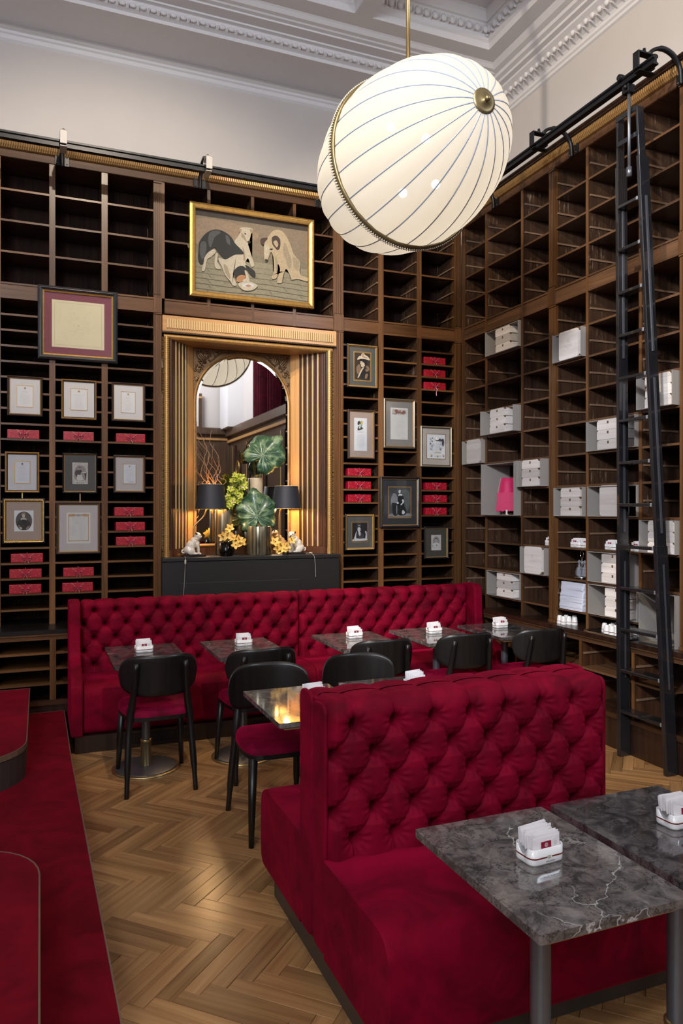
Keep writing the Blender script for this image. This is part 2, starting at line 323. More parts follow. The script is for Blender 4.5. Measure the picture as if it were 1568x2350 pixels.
# cornice mouldings, run from profiles (offset from wall, height)
PB = [(0, 5.66), (.02, 5.68), (.02, 5.715), (.035, 5.725), (.035, 5.745), (0.0, 5.765), (0.0, 5.80), (.51, 5.80), (.51, 5.83), (.545, 5.845), (.575, 5.895), (.61, 5.90), (.61, 5.915), (.72, 5.915), (.72, 5.93), (.755, 5.935), (.765, 5.945), (.80, 5.95), (.825, 5.975), (.84, ZC), (.84, 6.0), (0, 6.0)]
PR = [(0, 5.69), (.02, 5.70), (.02, 5.725), (.035, 5.735), (.035, 5.76), (.05, 5.78), (.09, 5.80), (.13, 5.83), (.17, 5.85), (.17, 5.87), (.22, 5.875), (.22, 5.90), (.26, 5.91), (.27, 5.935), (.32, 5.945), (.34, 5.965), (.36, ZC), (.36, 6.0), (0, 6.0)]
t1 = MB().prism([(YW - a, z) for a, z in PB], XL, XW, 'x').build('trim_1', PLASTER2, kind='structure')
t2 = MB().prism([(XW - a, z) for a, z in PR], YN, YW - .5, 'y').build('trim_2', PLASTER2, kind='structure')
for k in range(66): inst('egg', EGG, t1, (-1.2 + k * .083, YW - .555, 5.868), (R(-40), 0, 0), (1.25, .9, 1.0))
for k in range(50): inst('egg', EGG, t2, (XW - .12, 6.2 - k * .083, 5.815), (0, R(50), R(90)), (1, .8, .75))

# floor: herringbone parquet
PARQ = wood('oak_parquet', (.24, .115, .042), (.43, .235, .095), 'x', rough=.24, scale=1.0, coat=.15, island=True)
for l_ in list(PARQ.node_tree.links):
    if l_.from_node.type == 'TEX_COORD': PARQ.node_tree.links.new(l_.from_node.outputs['UV'], l_.to_socket)
def plank_uv(me, per=13):
    uv = me.uv_layers.new(name='UVMap'); 
    for p in me.polygons:
        b_ = p.vertices[0] // 12 * 12; 
        for li, vi in zip(p.loop_indices, p.vertices): c = PL0[vi - b_]; uv.data[li].uv = (c[0] + (b_ * .37) % 5.0, c[1] + (b_ * .73) % 7.0)
PL0 = []
fl = boxo('floor', XL, XW, YN, YW, -.12, -.010, plain('floor_joint', (.05, .028, .014), .7), kind='structure')
L_, W_ = .42, .068; n_ = 6.18; pl = []
for i in range(-110, 130):
    for j in range(-12, 14):
        for kind in (0, 1):
            p = (i + j * n_) * W_; q = (i - j * n_) * W_
            if kind == 0: c = (p + L_ / 2, q + W_ / 2); ang = -45
            else: c = (p + W_ / 2, q + W_ + L_ / 2); ang = 45
            X = (c[0] + c[1]) * .70711 + 1.0; Y = (c[1] - c[0]) * .70711 + 3.2
            if -.4 < X < 4.0 and .9 < Y < 6.0: pl.append((X, Y, ang))
def seen_plank(p):
    t = p[0] * DX + p[1] * DY; s = p[0] * DY - p[1] * DX; u = CX + F * s / t; v = CY + F * EYE / t
    if not (150 < u < 1600 and v < 2420): return 9
    hid = (.97 < p[0] < 2.15 and p[1] < 3.2) or p[1] > 5.55 or p[0] > 3.8 or (p[0] > 1.1 and 2.0 < p[1] < 3.05)
    far = 0 if p[0] < 1.2 else .6
    return (5 if hid else 0) + far + t * .1
pl.sort(key=seen_plank)
PM = []
for k in range(6):
    mm = MB(); z = -.0006 * k; l, wd = L_ / 2 - .0006, W_ / 2 - .0006; c_ = .0012
    mm.add([(-l,-wd,-.011),(l,-wd,-.011),(l,wd,-.011),(-l,wd,-.011),(-l,-wd,z-c_),(l,-wd,z-c_),(l,wd,z-c_),(-l,wd,z-c_),(-l+c_,-wd+c_,z),(l-c_,-wd+c_,z),(l-c_,wd-c_,z),(-l+c_,wd-c_,z)],
        [(0,1,5,4),(1,2,6,5),(2,3,7,6),(3,0,4,7),(4,5,9,8),(5,6,10,9),(6,7,11,10),(7,4,8,11),(8,9,10,11)]); PL0 = list(mm.v); PM.append(mm.mesh('plank', PARQ)); plank_uv(PM[-1])
fz = fl.location.z
for X, Y, a in pl[:300]:
    inst('plank', PM[random.randrange(3)], fl, (X - fl.location.x, Y - fl.location.y, -fz), (0, 0, R(a)))
rest = MB()
for X, Y, a in pl[300:]:
    me = PM[random.randrange(3)]; M = Matrix.Translation((X, Y, 0)) @ Matrix.Rotation(R(a), 4, 'Z')
    rest.add([v.co for v in me.vertices], [tuple(p.vertices) for p in me.polygons], 0, False, M)
plank_uv(rest.build('plank', PARQ, fl, w=True, kind='stuff').data)
# polished board floor beyond the planks (outside the picture)
boxo('floor_board', XL, -.2, YN, YW, -.009, -.001, PARQ, fl); boxo('floor_board', -.2, XW, YN, .85, -.009, -.001, PARQ, fl)

# ================================================================ BOOKCASES
ZT = [3.355 - .1223 * i for i in range(21)]          # pigeonhole levels under the belt; ledge at .79
ZU = [3.725, 3.970, 4.213]                            # levels above the belt
ZBELT, ZTOP, ZLED = (3.355, 3.480), 4.457, .79
BACKW = wood('walnut_matt_back', (.010, .0045, .003), (.035, .016, .009), 'z', rough=.75, coat=0, spec=.15)
class Wall:
    """s runs along the wall, d into it (negative = into the room)"""
    def __init__(s, which): s.w = which
    def box(s, name, s0, s1, d0, d1, z0, z1, mat, parent, **k):
        if s.w == 'back': return boxo(name, s0, s1, 6.38 + d0, 6.38 + d1, z0, z1, mat, parent, **k)
        return boxo(name, 3.86 + d0, 3.86 + d1, s0, s1, z0, z1, mat, parent, **k)
    def mb(s, m, s0, s1, d0, d1, z0, z1, mi=0):
        if s.w == 'back': return m.box(s0, s1, 6.38 + d0, 6.38 + d1, z0, z1, mi)
        return m.box(3.86 + d0, 3.86 + d1, s0, s1, z0, z1, mi)
    def prism(s, m, prof, s0, s1, mi=0):
        if s.w == 'back': return m.prism([(6.38 + d, z) for d, z in prof], s0, s1, 'x', mi)
        return m.prism([(3.86 + d, z) for d, z in prof], s0, s1, 'y', mi)
WB, WR = Wall('back'), Wall('right')
DEP = .34
def shelf_mat(W, front=False):
    return (FX if front else WX) if W.w == 'back' else (FY if front else WY)
def pilaster(W, parent, a, b, dd=.02, corner=False):
    for (z0, z1) in ((ZLED, ZBELT[0]), (ZBELT[1], ZTOP)):
        m = MB(); W.mb(m, a, b, -.004, dd, z0, z1)
        n = 4; wd = (b - a) / (n * 2 + 1) if not corner else (b - a) / (n * 2 + 1)
        for k in range(n):
            s0 = a + wd * (2 * k + .55); W.mb(m, s0, s0 + wd * 1.25, -.012, 0, z0 + .03, z1 - .02)
        W.mb(m, a, b, -.013, 0, z0, z0 + .02); W.mb(m, a, b, -.013, 0, z1 - .012, z1)
        m.build('pilaster', FZ, parent, w=True)
    W.box('belt_block', a + .0005, b - .0005, -.018, .02, ZBELT[0], ZBELT[1], FZ, parent)
    W.box('divider', a + .004, b - .004, .02, DEP, ZLED, ZTOP, SIDE, parent)
def bay(W, root, cols, dividers, mode, skip=(), cleat_side=None, zlow=ZLED, upper=True, lower=True):
    """cols: (s0,s1) openings; dividers: (s0,s1)"""
    for (a, b) in dividers:
        if lower: W.box('divider', a, b, .0, DEP, zlow, ZBELT[0], SIDE, root); W.box('divider_front', a, b, -.006, 0, zlow, ZBELT[0], FZ, root)
        W.box('belt_block', a, b, -.005, DEP, ZBELT[0], ZBELT[1], FZ, root)
        if upper: W.box('divider', a, b, .0, DEP, ZBELT[1], ZTOP, SIDE, root); W.box('divider_front', a, b, -.006, 0, ZBELT[1], ZTOP, FZ, root)
    for ci, (a, b) in enumerate(cols):
        levels = []
        if lower: levels += [(i, ZT[i]) for i in range(1, 21) if mode == 'fine' or i % 2 == 0]
        if upper: levels += [(100 + i, z) for i, z in enumerate(ZU)]
        for i, z in levels:
            if (ci, i) in skip: continue
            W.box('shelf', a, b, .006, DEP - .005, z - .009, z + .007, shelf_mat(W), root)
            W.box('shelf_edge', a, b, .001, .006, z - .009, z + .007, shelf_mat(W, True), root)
        z0 = zlow if lower else ZBELT[1]
        nb = max(2, round((b - a) / .12))
        for k in range(nb):
            s0 = a + (b - a) * k / nb; s1 = a + (b - a) * (k + 1) / nb
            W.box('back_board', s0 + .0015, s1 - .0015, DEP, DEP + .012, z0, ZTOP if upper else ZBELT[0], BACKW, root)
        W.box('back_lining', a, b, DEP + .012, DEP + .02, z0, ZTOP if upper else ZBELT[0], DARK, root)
        if lower or upper:
            W.box('belt_rail', a, b, -.004, DEP, ZBELT[0], ZBELT[1], shelf_mat(W, True), root)
            m = MB(); W.mb(m, a, b, -.012, -.004, ZBELT[1] - .014, ZBELT[1]); W.mb(m, a, b, -.012, -.004, ZBELT[0], ZBELT[0] + .014); m.build('belt_bead', shelf_mat(W, True), root, w=True)
        if cleat_side:
            zs = ([ZT[i] for i in range(1, 21, 2)] if (lower and mode == 'wide') else []) + ([3.602, 3.848, 4.092, 4.335] if upper else [])
            for z in zs:
                s0, s1 = (b - .009, b) if cleat_side == 'b' else (a, a + .009)
                W.box('cleat', s0, s1, .012, DEP - .01, z - .008, z + .006, plain('worn_cleat', (.20, .12, .075), .4), root)
def cornice(W, name, s0, s1, label, cat='cornice'):
    root = empty(name, (0, 0, 0), label=label, cat=cat)
    root.location = (s0, 6.38, ZTOP) if W.w == 'back' else (3.86, s0, ZTOP)
    m = MB(); W.prism(m, [(.30, ZTOP), (-.004, ZTOP), (-.012, ZTOP + .004), (-.012, ZTOP + .012), (-.006, ZTOP + .014), (-.006, 4.521), (.30, 4.521)], s0, s1); m.build('frieze', wood('cornice_wood', (.05, .022, .010), (.13, .06, .027), 'x', rough=.5, coat=0, spec=.3), root, w=True)
    m = MB(); W.prism(m, [(.3, 4.521), (-.01, 4.521), (-.025, 4.53), (-.040, 4.575), (-.03, 4.585), (.3, 4.585)], s0, s1); m.build('gilt_band', GILTD, root, w=True)
    # gadroons on the gilt band
    n = int((s1 - s0) / .0170); g = MB(); 
    for k in range(n):
        s = s0 + (k + .5) * (s1 - s0) / n
        if W.w == 'back': g.tube([(s - .004, 6.38 - .022, 4.526), (s, 6.38 - .036, 4.548), (s + .003, 6.38 - .040, 4.580)], [.005, .0068, .0062], 5)
        else: g.tube([(3.86 - .022, s - .004, 4.526), (3.86 - .036, s, 4.548), (3.86 - .040, s + .003, 4.580)], [.005, .0068, .0062], 5)
    o = g.build('gadroon_row', GILTD, root, w=True, kind='stuff')
    m = MB(); W.prism(m, [(.52, 4.585), (-.035, 4.585), (-.05, 4.592), (-.05, 4.598), (-.060, 4.605), (-.065, 4.612), (-.065, 4.620), (.52, 4.620)], s0, s1); m.build('crown_moulding', DARK, root, w=True)
    m = MB(); W.mb(m, s0, s1, .3, .52, ZTOP, 4.585); m.build('top_board', DARK, root, w=True)
    return root
def lower_case(W, root, cols, dividers, s0, s1, proj, vis=True):
    """the deeper case under the ledge; proj = how far it stands out"""
    W.box('ledge', s0, s1, -proj - .02, DEP, ZLED - .03, ZLED, EBONY if W.w == 'back' else DARK, root)
    m = MB(); W.prism(m, [(-proj + .02, ZLED - .03), (-proj - .012, ZLED - .03), (-proj - .012, ZLED - .045), (-proj, ZLED - .05), (-proj, .712), (-proj + .02, .712)], s0, s1); m.build('ledge_rail', shelf_mat(W, True), root, w=True)
    W.box('base_board', s0, s1, -proj + .004, DEP, .0, .245, DARK, root)
    m = MB(); W.mb(m, s0, s1, -proj - .006, -proj + .004, .215, .255); m.build('base_bead', shelf_mat(W), root, w=True)
    for a, b in dividers:
        W.box('divider', a, b, -proj + .004, DEP, .245, .712, WZ, root); W.box('divider_front', a, b, -proj, -proj + .004, .245, .712, FZ, root)
    for a, b in cols:
        W.box('back_board', a, b, DEP - .02, DEP, .245, .712, DARK, root)
        for z in (.374, .49, .608) if W.w == 'back' else (.51,):
            W.box('shelf', a, b, -proj + .006, DEP - .02, z - .008, z + .008, shelf_mat(W, True), root)
        if W.w != 'back':
            for z in (.39, .62): W.box('cleat', b - .01, b, -proj + .02, DEP - .03, z - .008, z + .006, plain('worn_cleat', (.20, .12, .075), .4), root)

# back wall, left bay
k1 = empty('bookcase', (.07, 6.38, 0), label='dark walnut pigeonhole bookcase holding framed menus, left of the gilt fireplace niche', cat='bookcase')
DL = [(-.733, -.685), (-.333, -.285), (.068, .113), (.466, .514)]; CLs = [(-1.10, -.733), (-.685, -.333), (-.285, .068), (.113, .466), (.514, .881)]
bay(WB, k1, CLs, DL, 'fine', cleat_side=None)
pilaster(WB, k1, .881, .949); WB.box('divider', -1.14, -1.10, 0, DEP, 0, ZTOP, FZ, k1)
lower_case(WB, k1, [(-.685, -.333), (-.285, .068), (.113, .466), (.514, .9)], DL, -1.14, .935, .30)
# over the fireplace
k2 = empty('bookcase', (1.74, 6.38, 3.48), label='four-column walnut shelving above the mirror niche, behind the dog painting', cat='bookcase')
DM = [(1.335, 1.363), (1.723, 1.751), (2.111, 2.139)]
bay(WB, k2, [(.974, 1.335), (1.363, 1.723), (1.751, 2.111), (2.139, 2.503)], DM, 'fine', lower=False, cleat_side='b')
WB.box('stile', .949, .974, -.006, DEP, ZBELT[1], ZTOP, FZ, k2)
# right bay on the back wall
k3 = empty('bookcase', (3.2, 6.38, 0), label='dark walnut pigeonhole bookcase right of the fireplace niche, up to the room corner', cat='bookcase')
DRr = [(2.958, 3.012), (3.369, 3.417)]; CRr = [(2.602, 2.958), (3.012, 3.369), (3.417, 3.785)]
bay(WB, k3, CRr, DRr, 'fine', cleat_side='b')
pilaster(WB, k3, 2.503, 2.602)
pilaster(WB, k3, 3.785, 3.858, dd=.05)
lower_case(WB, k3, [], [], 2.56, 3.765, .30)
# right wall bays
def rbay(label, cols, divs, pil, s0, s1, skip=()):
    k = empty('bookcase', (3.86, (s0 + s1) / 2, 0), label=label, cat='bookcase')
    bay(WR, k, cols, divs, 'wide', skip=skip, cleat_side='b')
    for a, b in pil: pilaster(WR, k, a, b)
    lower_case(WR, k, cols, divs, s0, s1, .07)
    return k
k4 = rbay('walnut bookcase on the right wall beside the corner, holding the fringed pink lamp', [(5.94, 6.30), (5.38, 5.91), (5.002, 5.352)], [(5.91, 5.94), (5.352, 5.38)], [(4.913, 5.002)], 4.913, 6.37, skip=((1, 12),))
k5 = rbay('walnut bookcase behind the black ladder, with cups and napkins low down', [(4.555, 4.913), (4.015, 4.530), (3.66, 3.990)], [(4.530, 4.555), (3.990, 4.015)], [(3.57, 3.66)], 3.57, 4.913, skip=((2, 20),))
k6 = rbay('walnut bookcase nearest the camera on the right wall', [(3.21, 3.57), (2.66, 3.18), (2.29, 2.63)], [(3.18, 3.21), (2.63, 2.66)], [(2.20, 2.29)], 2.20, 3.57)
WR.box('end_panel', 6.30, 6.36, 0, DEP, ZLED, ZTOP, SIDE, k4); WR.box('divider_front', 6.30, 6.36, -.004, 0, ZLED, ZTOP, FZ, k4)
cornice(WB, 'bookcase_cornice', -1.14, 3.86, 'dark cornice with gilt gadrooned band along the back wall shelving')
cornice(WR, 'bookcase_cornice', 2.20, 6.38, 'dark cornice with gilt gadrooned band above the right wall shelving')

# the near end of the room, seen only in the mirror
pn = wood('panel_wood', (.06, .035, .02), (.13, .08, .05), 'z', rough=.3)
wp = empty('wall_panelling', (4.38, -1.2, 0), kind='structure'); wp.name = 'trim_3'
boxo('panel', 4.24, 4.38, -4.5, 1.9, 0, 3.45, pn, wp); boxo('panel_cornice', 4.12, 4.38, -4.5, 1.9, 3.45, 3.62, pn, wp); boxo('panel_band', 4.17, 4.24, -4.5, 1.9, 3.30, 3.36, HONEY, wp)
for k in range(5):
    y = -4.0 + k * 1.25
    boxo('panel_strip', 4.215, 4.24, y, y + .05, .3, 3.2, HONEY, wp); boxo('panel_strip', 4.20, 4.24, y + .1, y + .32, .3, 3.2, DARK, wp)
boxo('panel', 2.0, 4.24, -4.5, -4.38, 0, 3.50, pn, wp); boxo('panel_cornice', 2.0, 4.12, -4.5, -4.28, 3.50, 3.65, pn, wp); boxo('panel_band', 2.0, 4.17, -4.38, -4.34, 3.36, 3.41, HONEY, wp); boxo('door_case', 2.6, 3.55, -4.5, -4.30, 3.65, 4.45, pn, wp); boxo('door_case_band', 2.6, 3.55, -4.31, -4.29, 4.34, 4.38, HONEY, wp)
MB().prism([(-3.5 + .24 * math.cos(R(12 * k)), 2.65 + .42 * math.sin(R(12 * k))) for k in range(30)], 4.21, 4.24, 'x').build('oval_plaque', DARK, wp, w=True)
boxo('white_pier', 4.0, 4.38, -4.4, -3.6, 3.62, 5.7, PLASTER2, wp)
cm = MB(); n = 60
for i in range(n):
    y0 = -2.1 + i * 1.9 / n; y1 = -2.1 + (i + 1) * 1.9 / n; d0 = .05 * math.sin(i * 1.3); d1 = .05 * math.sin((i + 1) * 1.3)
    cm.add([(4.2 + d0, y0, 3.62), (4.2 + d1, y1, 3.62), (4.2 + d1, y1, 5.6), (4.2 + d0, y0, 5.6), (4.22 + d0, y0, 3.62), (4.22 + d1, y1, 3.62), (4.22 + d1, y1, 5.6), (4.22 + d0, y0, 5.6)], [(0, 1, 2, 3), (5, 4, 7, 6)], 0, True)
cm.build('curtain', velvet('wine_curtain', (.10, .004, .015), sheen=.2), label='deep red curtain high on the right wall, seen in the mirror', cat='curtain')
# ================================================================ FIREPLACE, NICHE, MIRROR
g = empty('fireplace', (1.73, 6.28, 0), label='black granite fireplace block under the arched mirror, behind the long red banquette', cat='fireplace')
MB().box(.94, 2.525, 6.285, 6.362, 0, 1.262).build('granite_block', GRAN, g, w=True, bevel=.004)
MB().box(.94, 2.535, 6.275, 6.363, 1.266, 1.2995).box(.98, 2.49, 6.363, 6.70, 1.266, 1.2995).build('granite_shelf', GRAN, g, w=True, bevel=.004)
MB().box(1.08, 2.15, 6.279, 6.285, .2, 1.085).build('granite_panel', GRAN, g, w=True, bevel=.002)
nk = empty('mirror_niche', (1.73, 6.38, 1.30), label='gilt and honey wood niche surround with dark striped splayed sides around the arched mirror', cat='niche')
# entablature
MB().box(.953, 2.524, 6.355, 6.44, 3.205, 3.338).build('entablature_board', HONEYX, nk, w=True)
m = MB(); n = 74
for k in range(n):
    x = .985 + k * (2.49 - .985) / n; m.prism([(x + .004, 3.232), (x + .0165, 3.232), (x + .0165, 3.308), (x + .004, 3.308)], 6.343, 6.355, 'y')
m.build('reed', plain('pale_gilt', (.66, .46, .22), .4, .4), nk, w=True, bevel=.003)
m = MB(); m.box(.953, 2.524, 6.35, 6.40, 3.190, 3.205)
for k in range(110): x = .96 + k * 1.56 / 110; m.box(x, x + .008, 6.340, 6.352, 3.192, 3.203)
m.build('dentil_row', plain('dark_gilt', (.10, .06, .03), .4, .4), nk, w=True)
def bar(pts_prof, p0, p1, name, mat, ribs, vertical):
    """a moulding of the niche frame with fine cross ribs; p0..p1 along it, profile = (across, forward)"""
    m = MB(); n = int(abs(p1 - p0) / ribs) if ribs else 1
    for k in range(n):
        a = p0 + (p1 - p0) * k / n; b = p0 + (p1 - p0) * (k + (.72 if ribs else 1)) / n; c = p0 + (p1 - p0) * (k + 1) / n
        for (s, e, sc_) in ((a, b, 0), (b, c, .0035)):
            if e - s < 1e-5: continue
            pr = [(x, y + (sc_ if y < 6.37 else 0)) for x, y in pts_prof]
            if vertical: m.prism(pr, s, e, 'z', smooth=True)
            else: m.prism([(y, x) for x, y in pr], s, e, 'x', smooth=True)
    return m.build(name, mat, nk, w=True)
def halfround(c, r, n=8, y=6.385): return [(c - r, y)] + [(c - r * math.cos(math.pi * k / n), y - .008 - r * 1.1 * math.sin(math.pi * k / n)) for k in range(n + 1)] + [(c + r, y)]
bar(halfround(.990, .026), 1.30, 3.16, 'gilt_moulding', GILT, .0165, True); bar(halfround(2.462, .026), 1.30, 3.16, 'gilt_moulding', GILT, .0165, True)
bar(halfround(3.163, .022), .965, 2.49, 'gilt_moulding', GILT, .0165, False)
for x in (.958, 2.497):
    bl = MB()
    for k in range(150): bl.ball((x, 6.372, 1.305 + k * .0124), .0052, 6)
    bl.build('bead_row', plain('dull_gilt', (.40, .24, .10), .4, .5), nk, w=True)
for x in (1.0225, 2.4285): boxo('dark_fillet', x - .006, x + .006, 6.36, 6.40, 1.365, 3.14, WZ, nk)
# splayed sides: stripes of dark wood and gilt, then a honey panel
def jamb(P0, P1, seq):
    v = Vector((P1[0] - P0[0], P1[1] - P0[1], 0)); L0 = v.length; d = v.normalized(); nn = Vector((d.y, -d.x, 0)); nn = nn if nn.y < 0 else -nn
    s = 0
    for wdt, mat, out, nm in seq:
        a, b = s * L0, (s + wdt) * L0; s += wdt
        A = Vector((P0[0], P0[1], 0)) + d * (a + .0006); B = Vector((P0[0], P0[1], 0)) + d * (b - .0006)
        q = [A - nn * .03, B - nn * .03, B + nn * out, A + nn * out]
        MB().prism([(p.x, p.y) for p in q], 1.365, 3.141, 'z').build(nm, mat, nk, w=True, bevel=.002, fix=True)
ST = plain('pale_gilt', (.66, .46, .22), .4, .4)
DKS = wood('rosewood_strip', (.035, .014, .008), (.09, .038, .02), 'z', rough=.18, coat=.6)
seq = [(.07, DKS, 0, 'dark_strip')]
for k in range(4): seq += [(.105, DKS, .004, 'dark_strip'), (.042, ST, .010, 'gilt_strip')]
seq += [(.075, DKS, .002, 'dark_strip'), (.267, HONEY, .006, 'honey_panel')]
jamb((1.028, 6.385), (1.262, 6.63), seq); jamb((2.423, 6.385), (2.170, 6.63), seq)
MB().prism([(1.024, 6.385), (2.428, 6.385), (2.172, 6.63), (1.26, 6.63)], 3.141, 3.155, 'z').build('soffit', HONEYX, nk, w=True)
MB().prism([(.97, 6.37), (1.024, 6.37), (1.27, 6.61), (2.16, 6.61), (2.428, 6.37), (2.48, 6.37), (2.48, 6.66), (.97, 6.66)], 1.301, 1.365, 'z').build('plinth', DKS, nk, w=True, fix=True)
boxo('niche_back', 1.25, 2.18, 6.645, 6.66, 1.365, 3.15, WZ, nk)
# the arched mirror
mr = empty('arched_mirror', (1.716, 6.62, 1.366), label='tall arched mirror in a beaded gilt frame with carved bronze corners', cat='mirror')
xc, zs, zb = 1.716, 2.668, 1.405
def arch(r, zb_, n=28, z_s=zs): return [(xc + r, zb_)] + [(xc + r * math.cos(math.pi * k / n), z_s + r * math.sin(math.pi * k / n)) for k in range(n + 1)] + [(xc - r, zb_)]
def ringband(m, ro, ri, zo, zi, y0, y1, mi=0, n=28):
    A = arch(ro, zo, n); B = arch(ri, zi, n); k = len(A); vs = [(x, y0, z) for x, z in A] + [(x, y1, z) for x, z in B] + [(x, 6.642, z) for x, z in A] + [(x, 6.642, z) for x, z in B]
    fs = []
    for i in range(k):
        j = (i + 1) % k; fs += [(i, j, k + j, k + i), (2*k + i, i, j, 2*k + j)[::-1] if 0 else (2*k+j, j, i, 2*k+i), (k + i, k + j, 3*k + j, 3*k + i)]
    m.add(vs, fs, mi, False)
m = MB(); ringband(m, .452, .440, 1.370, 1.382, 6.612, 6.604); m.build('outer_moulding', GILT, mr, w=True)
m = MB(); ringband(m, .440, .424, 1.382, 1.398, 6.620, 6.626); m.build('inner_moulding', plain('dull_gilt', (.40, .24, .10), .4, .5), mr, w=True)
bl = MB()
P = arch(.437, 1.385, 90); 
for i in range(len(P) - 1):
    a, b = Vector(P[i]), Vector(P[i + 1]); n = max(1, int((b - a).length / .0135))
    for k in range(n): p = a.lerp(b, k / n); bl.ball((p.x, 6.611, p.y), .0048, 5)
bl.build('bead_row', plain('dull_gilt', (.40, .24, .10), .4, .5), mr, w=True, kind='stuff')
MIR = plain('mirror_silver', (.86, .87, .87), .015, 1, var=0)
m = MB(); A = arch(.425, 1.398); B = arch(.407, 1.416); k = len(A)
m.add([(x, 6.6246, z) for x, z in A] + [(x, 6.6235, z) for x, z in B], [(i, (i+1) % k, k + (i+1) % k, k + i) for i in range(k)]); m.build('mirror_bevel', MIR, mr, w=True)
m = MB(); m.add([(x, 6.6235, z) for x, z in B] + [(x, 6.640, z) for x, z in B], [tuple(range(k)), tuple(range(k, 2*k))[::-1]] + [(i, (i+1) % k, k + (i+1) % k, k + i) for i in range(k)]); m.build('mirror_glass', MIR, mr, w=True)
BRZ = plain('carved_bronze', (.20, .12, .06), .38, .7, var=.4, nscale=60, bump=.6)
for sgn in (-1, 1):
    m = MB(); n = 14; arc = [(xc + sgn * .450 * math.sin(math.pi / 2 * k / n), zs + .450 * math.cos(math.pi / 2 * k / n)) for k in range(n + 1)]
    pts = arc + [(xc + sgn * .452, zs), (xc + sgn * .452, 3.138), (xc, 3.138)]
    for i in range(n):
        a, b = arc[i], arc[i + 1]; m.prism([a, b, (b[0], 3.138), (a[0], 3.138)], 6.622, 6.64, 'y')
    m.build('corner_plate', BRZ, mr, w=True)
    m = MB(); rnd = random.Random(3)
    for t in range(150):
        x = xc + sgn * rnd.uniform(.12, .44); z = rnd.uniform(zs + .1, 3.13)
        if math.hypot(x - xc, z - zs) < .468: continue
        r_ = rnd.uniform(.006, .013); m.ball((x, 6.618, z), (r_, .010, r_), 7)
    # a long leaf from the corner towards the arch and two scrolls
    c0 = Vector((xc + sgn * .425, 6.612, 3.112)); d_ = Vector((-sgn * .62, 0, -.78))
    for o in (-1, 0, 1):
        side = Vector((-d_.z, 0, d_.x)) * o * .018
        m.tube([c0 + d_ * .0 + side * .2, c0 + d_ * .05 + side, c0 + d_ * .09 + side, c0 + d_ * .135 + side * .2], [.004, .012, .011, .003], 6)
    for (cx_, cz_, r0) in ((.33, 3.07, .035), (.40, 2.95, .032), (.24, 3.10, .022), (.42, 2.86, .02)):
        sp = [(xc + sgn * cx_ + r0 * (1 - t / 14) * math.cos(t * .8), 6.614, cz_ + r0 * (1 - t / 14) * math.sin(t * .8)) for t in range(14)]
        m.tube(sp, .0045, 5)
    m.tube([(xc + sgn * .08, 6.612, 3.125), (xc + sgn * .2, 6.612, 3.115), (xc + sgn * .30, 6.612, 3.03)], .005, 5)
    m.build('carving', BRZ, mr, w=True, kind='stuff')

# ================================================================ PICTURES
def quadart(m, x0, x1, z0, z1, y, layers):
    """flat layers printed on the picture: (material index, outline in 0..1 picture units)"""
    for i, (mi, pts) in enumerate(layers):
        P = [(x0 + p[0] * (x1 - x0), z1 - p[1] * (z1 - z0)) for p in pts]
        bmm = bmesh.new(); vs = [bmm.verts.new((p[0], y - .0002 * (i + 1), p[1])) for p in P]
        try: f = bmm.faces.new(vs)
        except ValueError: bmm.free(); continue
        bmesh.ops.triangulate(bmm, faces=[f]); bmm.verts.ensure_lookup_table(); bmm.faces.ensure_lookup_table(); bmm.verts.index_update(); bmm.normal_update()
        flip = bmm.faces[0].normal.y > 0 if len(bmm.faces) else False
        m.add([v.co[:] for v in bmm.verts], [tuple(v.index for v in (tuple(ff.verts)[::-1] if flip else ff.verts)) for ff in bmm.faces], mi); bmm.free()
def ell(cx, cy, rx, ry, n=22, a0=0, a1=360): return [(cx + rx * math.cos(R(a0 + (a1 - a0) * k / n)), cy + ry * math.sin(R(a0 + (a1 - a0) * k / n))) for k in range(n + (0 if a1 - a0 >= 360 else 1))]
def sm(*p, n=4): return [(v.x, v.y) for v in spline([(a[0], a[1], 0) for a in p], n, True)]
def text_lines(m, x0, x1, z0, z1, y, n, seed=1, center=True, mi=0, th=.15, fill=(.45, .95)):
    rn = random.Random(seed); st = (z1 - z0) / n
    for k in range(n):
        wl = (x1 - x0) * rn.uniform(*fill); z = z1 - (k + .5) * st; xa = (x0 + x1) / 2 - wl / 2 if center else x0; x = xa
        while x < xa + wl:
            l = rn.uniform(.006, .018); e = min(x + l, xa + wl); m.add([(x, y, z - st * th / 2), (e, y, z - st * th / 2), (e, y, z + st * th / 2), (x, y, z + st * th / 2)], [(0, 1, 2, 3)], mi); x = e + .004
